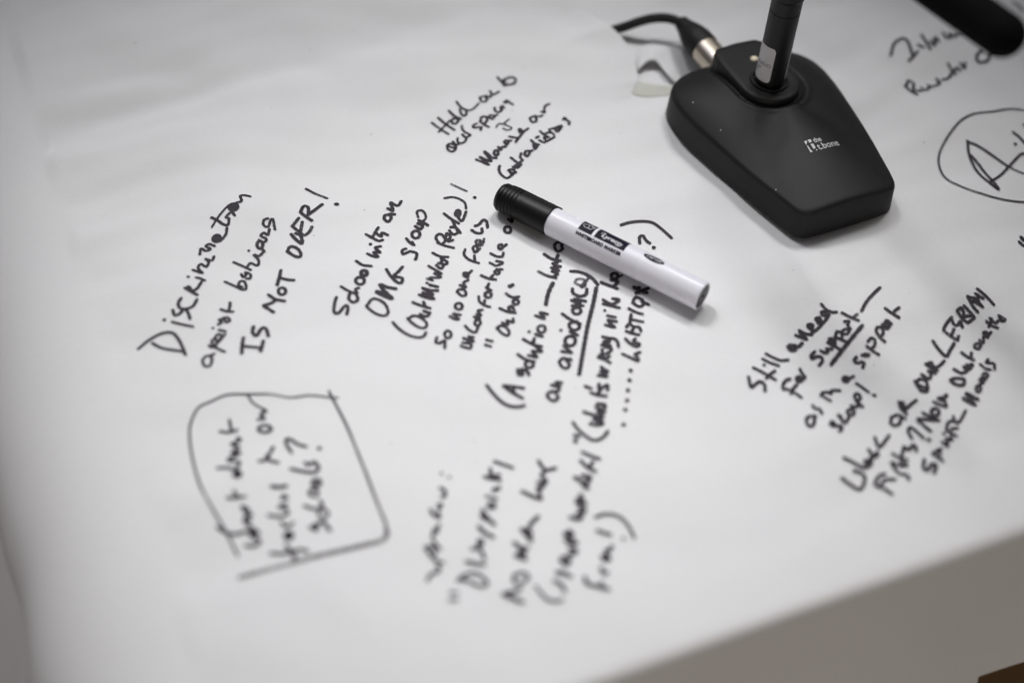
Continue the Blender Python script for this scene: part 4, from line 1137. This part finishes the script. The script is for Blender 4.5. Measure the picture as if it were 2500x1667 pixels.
# raised keyhole pad the stem plugs into
ko = []
for k in range(33):
    a = math.pi*k/32; ko.append((PR*math.cos(a), PY+PR*math.sin(a)))
ko += [(-PR, -0.014), (-PR, -0.028), (-PR+0.001, -0.0365), (-PR+0.005, -0.0405), (0, -0.0418), (PR-0.005, -0.0405), (PR-0.001, -0.0365), (PR, -0.028), (PR, -0.014)]
V = []; F = []; n = len(ko)
for inset, z in ((0, 0.022), (0, 0.0355), (0.0003, 0.0361), (0.0010, 0.0365), (0.0040, 0.0366), (0.0075, 0.0366)):
    k = 1-inset/PR
    for a, b in ko:
        V.append(L3(a*k, (b+0.011)*(1-inset/0.028)-0.011, z))
nr = 6
for j in range(nr-1):
    for k in range(n): F.append((j*n+k, j*n+(k+1) % n, (j+1)*n+(k+1) % n, (j+1)*n+k))
F.append(list(range((nr-1)*n, nr*n)))
bm = bmesh.new(); me = bpy.data.meshes.new('t'); me.from_pydata(V, [], F); bm.from_mesh(me); bpy.data.meshes.remove(me)
pad = bm_obj('socket_pad', bm, M_plastic, mic, auto=38)
bm = lathe([(0.0108, 0.0360), (0.0118, 0.0364), (0.0120, 0.0374), (0.0116, 0.0380), (0.0107, 0.0381), (0.0100, 0.0376), (0.0099, 0.0362)], 64, cap=(False, False))
for v in bm.verts: v.co.z += ZB
bm_obj('socket_ring', bm, M_plastic2, pad, auto=40)
bm = lathe([(0.0027, 0), (0.0027, 0.0006), (0.0022, 0.0013), (0.0013, 0.0018), (0.0001, 0.0020)], 32)
led = bm_obj('indicator_lens', bm, M_led, pad); led.location = L3(0.0026, -0.0220, 0.0364)
# stem: plug, collar, gooseneck
st = lathe([(0.0085, 0.030), (0.0088, 0.0386), (0.0088, 0.0392), (0.0092, 0.0396), (0.0092, 0.0886), (0.0089, 0.0889), (0.0089, 0.0893), (0.0092, 0.0896), (0.0092, 0.0976), (0.0096, 0.0982), (0.0100, 0.0990), (0.0100, 0.1080), (0.0094, 0.1092), (0.0070, 0.1110), (0.0055, 0.1130), (0.0001, 0.1131)], 64)
for v in st.verts: v.co.z += ZB
stem = bm_obj('stem', st, M_plastic2, mic, auto=38)
# grey sticker wrapped round the stem, open at the front right
def stemp(phi, z, r=0.00932): return (r*math.sin(phi), -r*math.cos(phi), z+ZB)       # phi measured from the front, to the right
VIEW = math.atan2(-GO.x, GO.y)*1.0
cam_dir = Vector((-GO.x, -GO.y, 0)); cam_dir.rotate(Matrix.Rotation(-GA, 3, 'Z')); PHC = math.atan2(cam_dir.x, -cam_dir.y)   # the side that faces the viewer
p0, p1 = PHC+R(2), PHC+R(70)-2*math.pi
V = []; F = []; NX, NY = 60, 8
z0, z1, rc = 0.0412, 0.0662, 0.0022
for i in range(NX+1):
    ph = p0+(p1-p0)*i/NX; dl = min(abs(ph-p0), abs(ph-p1))*0.009
    cut = rc-math.sqrt(max(0, rc*rc-(rc-dl)**2)) if dl < rc else 0
    for j in range(NY+1): V.append(stemp(ph, z0+cut+(z1-z0-2*cut)*j/NY))
for i in range(NX):
    for j in range(NY): k = i*(NY+1)+j; F.append((k, k+1, k+NY+2, k+NY+1))
obj('sticker', V, F, M_sticker, stem)
V = []; F = []
tv, tf = text2d('AUDIO', 0.0036, sub=0.0008); mxx = max(v[0] for v in tv)
V += [stemp(p0-R(8)-(mxx-a)*0.92/0.009, 0.0522+b, 0.00938) for a, b in tv]; F += [tuple(f) for f in tf]
def spen(pts, wd): ribbon(pts, wd, V, F, lambda a, b: stemp(p0-a/0.009, b, 0.00938))
spen([(0.0125, 0.0512), (0.0112, 0.0488), (0.0098, 0.0498), (0.0086, 0.0494), (0.0076, 0.0504)], 0.0005)
spen([(0.0128, 0.0470), (0.0118, 0.0478), (0.0110, 0.0466), (0.0104, 0.0474)], 0.0005)
obj('sticker_print', V, F, M_stickerink, stem, smooth=False)
# flexible neck and foam
NP = [(0, 0, 0.108), (0, 0, 0.124), (0, 0.001, 0.139), (0, 0.012, 0.160), (0, 0.034, 0.1705), (-0.0008, 0.060, 0.1718), (-0.0014, 0.080, 0.1718)]
NPL = [Vector((a, -b, c+ZB)) for a, b, c in NP]
def ribbed(t): return 0.0040+0.00022*math.sin(t*2*math.pi*62)
bm_obj('gooseneck', tube(NPL, ribbed, 20, 60), M_rubber, mic)
tip = Vector((0.0062, -0.1560, 0.1748+ZB)); bk = NPL[-1]; ax = (tip-bk).normalized()
path = [bk+ax*t for t in [-0.004, 0.0, 0.004, 0.02, 0.04]]+[tip]
prof = [(0.0001, -0.006), (0.0068, -0.006), (0.0092, -0.0045), (0.0108, -0.001), (0.0111, 0.006)]
LT = (tip-bk).length
prof += [(0.0111, LT*0.5), (0.0111, LT)]
for k in range(1, 10): a = R(k*10); prof.append((max(0.0001, 0.0111*math.cos(a)), LT+0.0111*math.sin(a)))
bm = lathe(prof, 48)
q = Vector((0, 0, 1)).rotation_difference(ax).to_matrix()
for v in bm.verts: v.co = q @ v.co+bk
bm_obj('windscreen', bm, M_foam, mic)

# ------------------------------------------------------------------ microphone lead with its plug
ld = empty('microphone_cable', (GO.x, GO.y, 0), GA)
tag(ld, 'black cable with nickel collared plug pushed into the back of the microphone base', 'cable')
PXc, PZ = -0.0050, 0.0165
def yl(prof, dx=0.0):
    bm = lathe([(r, t) for r, t in prof], 48, 'y')
    for v in bm.verts: v.co = Vector((v.co.x+PXc, v.co.y, v.co.z+PZ+ZB))
    return bm
bm_obj('plug_collar', yl([(0.0001, 0.040), (0.0092, 0.040), (0.0095, 0.0485), (0.0096, 0.0500), (0.0096, 0.0640), (0.0093, 0.0650), (0.0001, 0.0650)]), M_nickel, ld, auto=35)
bm_obj('strain_relief', yl([(0.0001, 0.0630), (0.0098, 0.0640), (0.0100, 0.0655), (0.0100, 0.0740), (0.0096, 0.0746), (0.0097, 0.0752), (0.0090, 0.0800), (0.0074, 0.0862), (0.0062, 0.0880), (0.0064, 0.0890), (0.0056, 0.0925), (0.0050, 0.0960), (0.0001, 0.0962)]), M_rubber, ld, auto=35)
CP = [(-5.0, 92.0, 16.5), (-6.5, 99.0, 17.0), (-11.5, 105.0, 16.8), (-19.0, 110.2, 15.0), (-27.5, 114.0, 11.8), (-35.5, 117.6, 7.6), (-43.5, 121.4, 3.8), (-52.0, 126.0, 0.0), (-60.0, 131.0, -8.0)]
bm_obj('cord', tube([Vector((a*1e-3, b*1e-3, c*1e-3)) for a, b, c in CP], 0.0032, 20, 10), M_rubber, ld)

scene.render.resolution_x = 1024; scene.render.resolution_y = 682
scene.cycles.max_bounces = 8; scene.cycles.transparent_max_bounces = 16
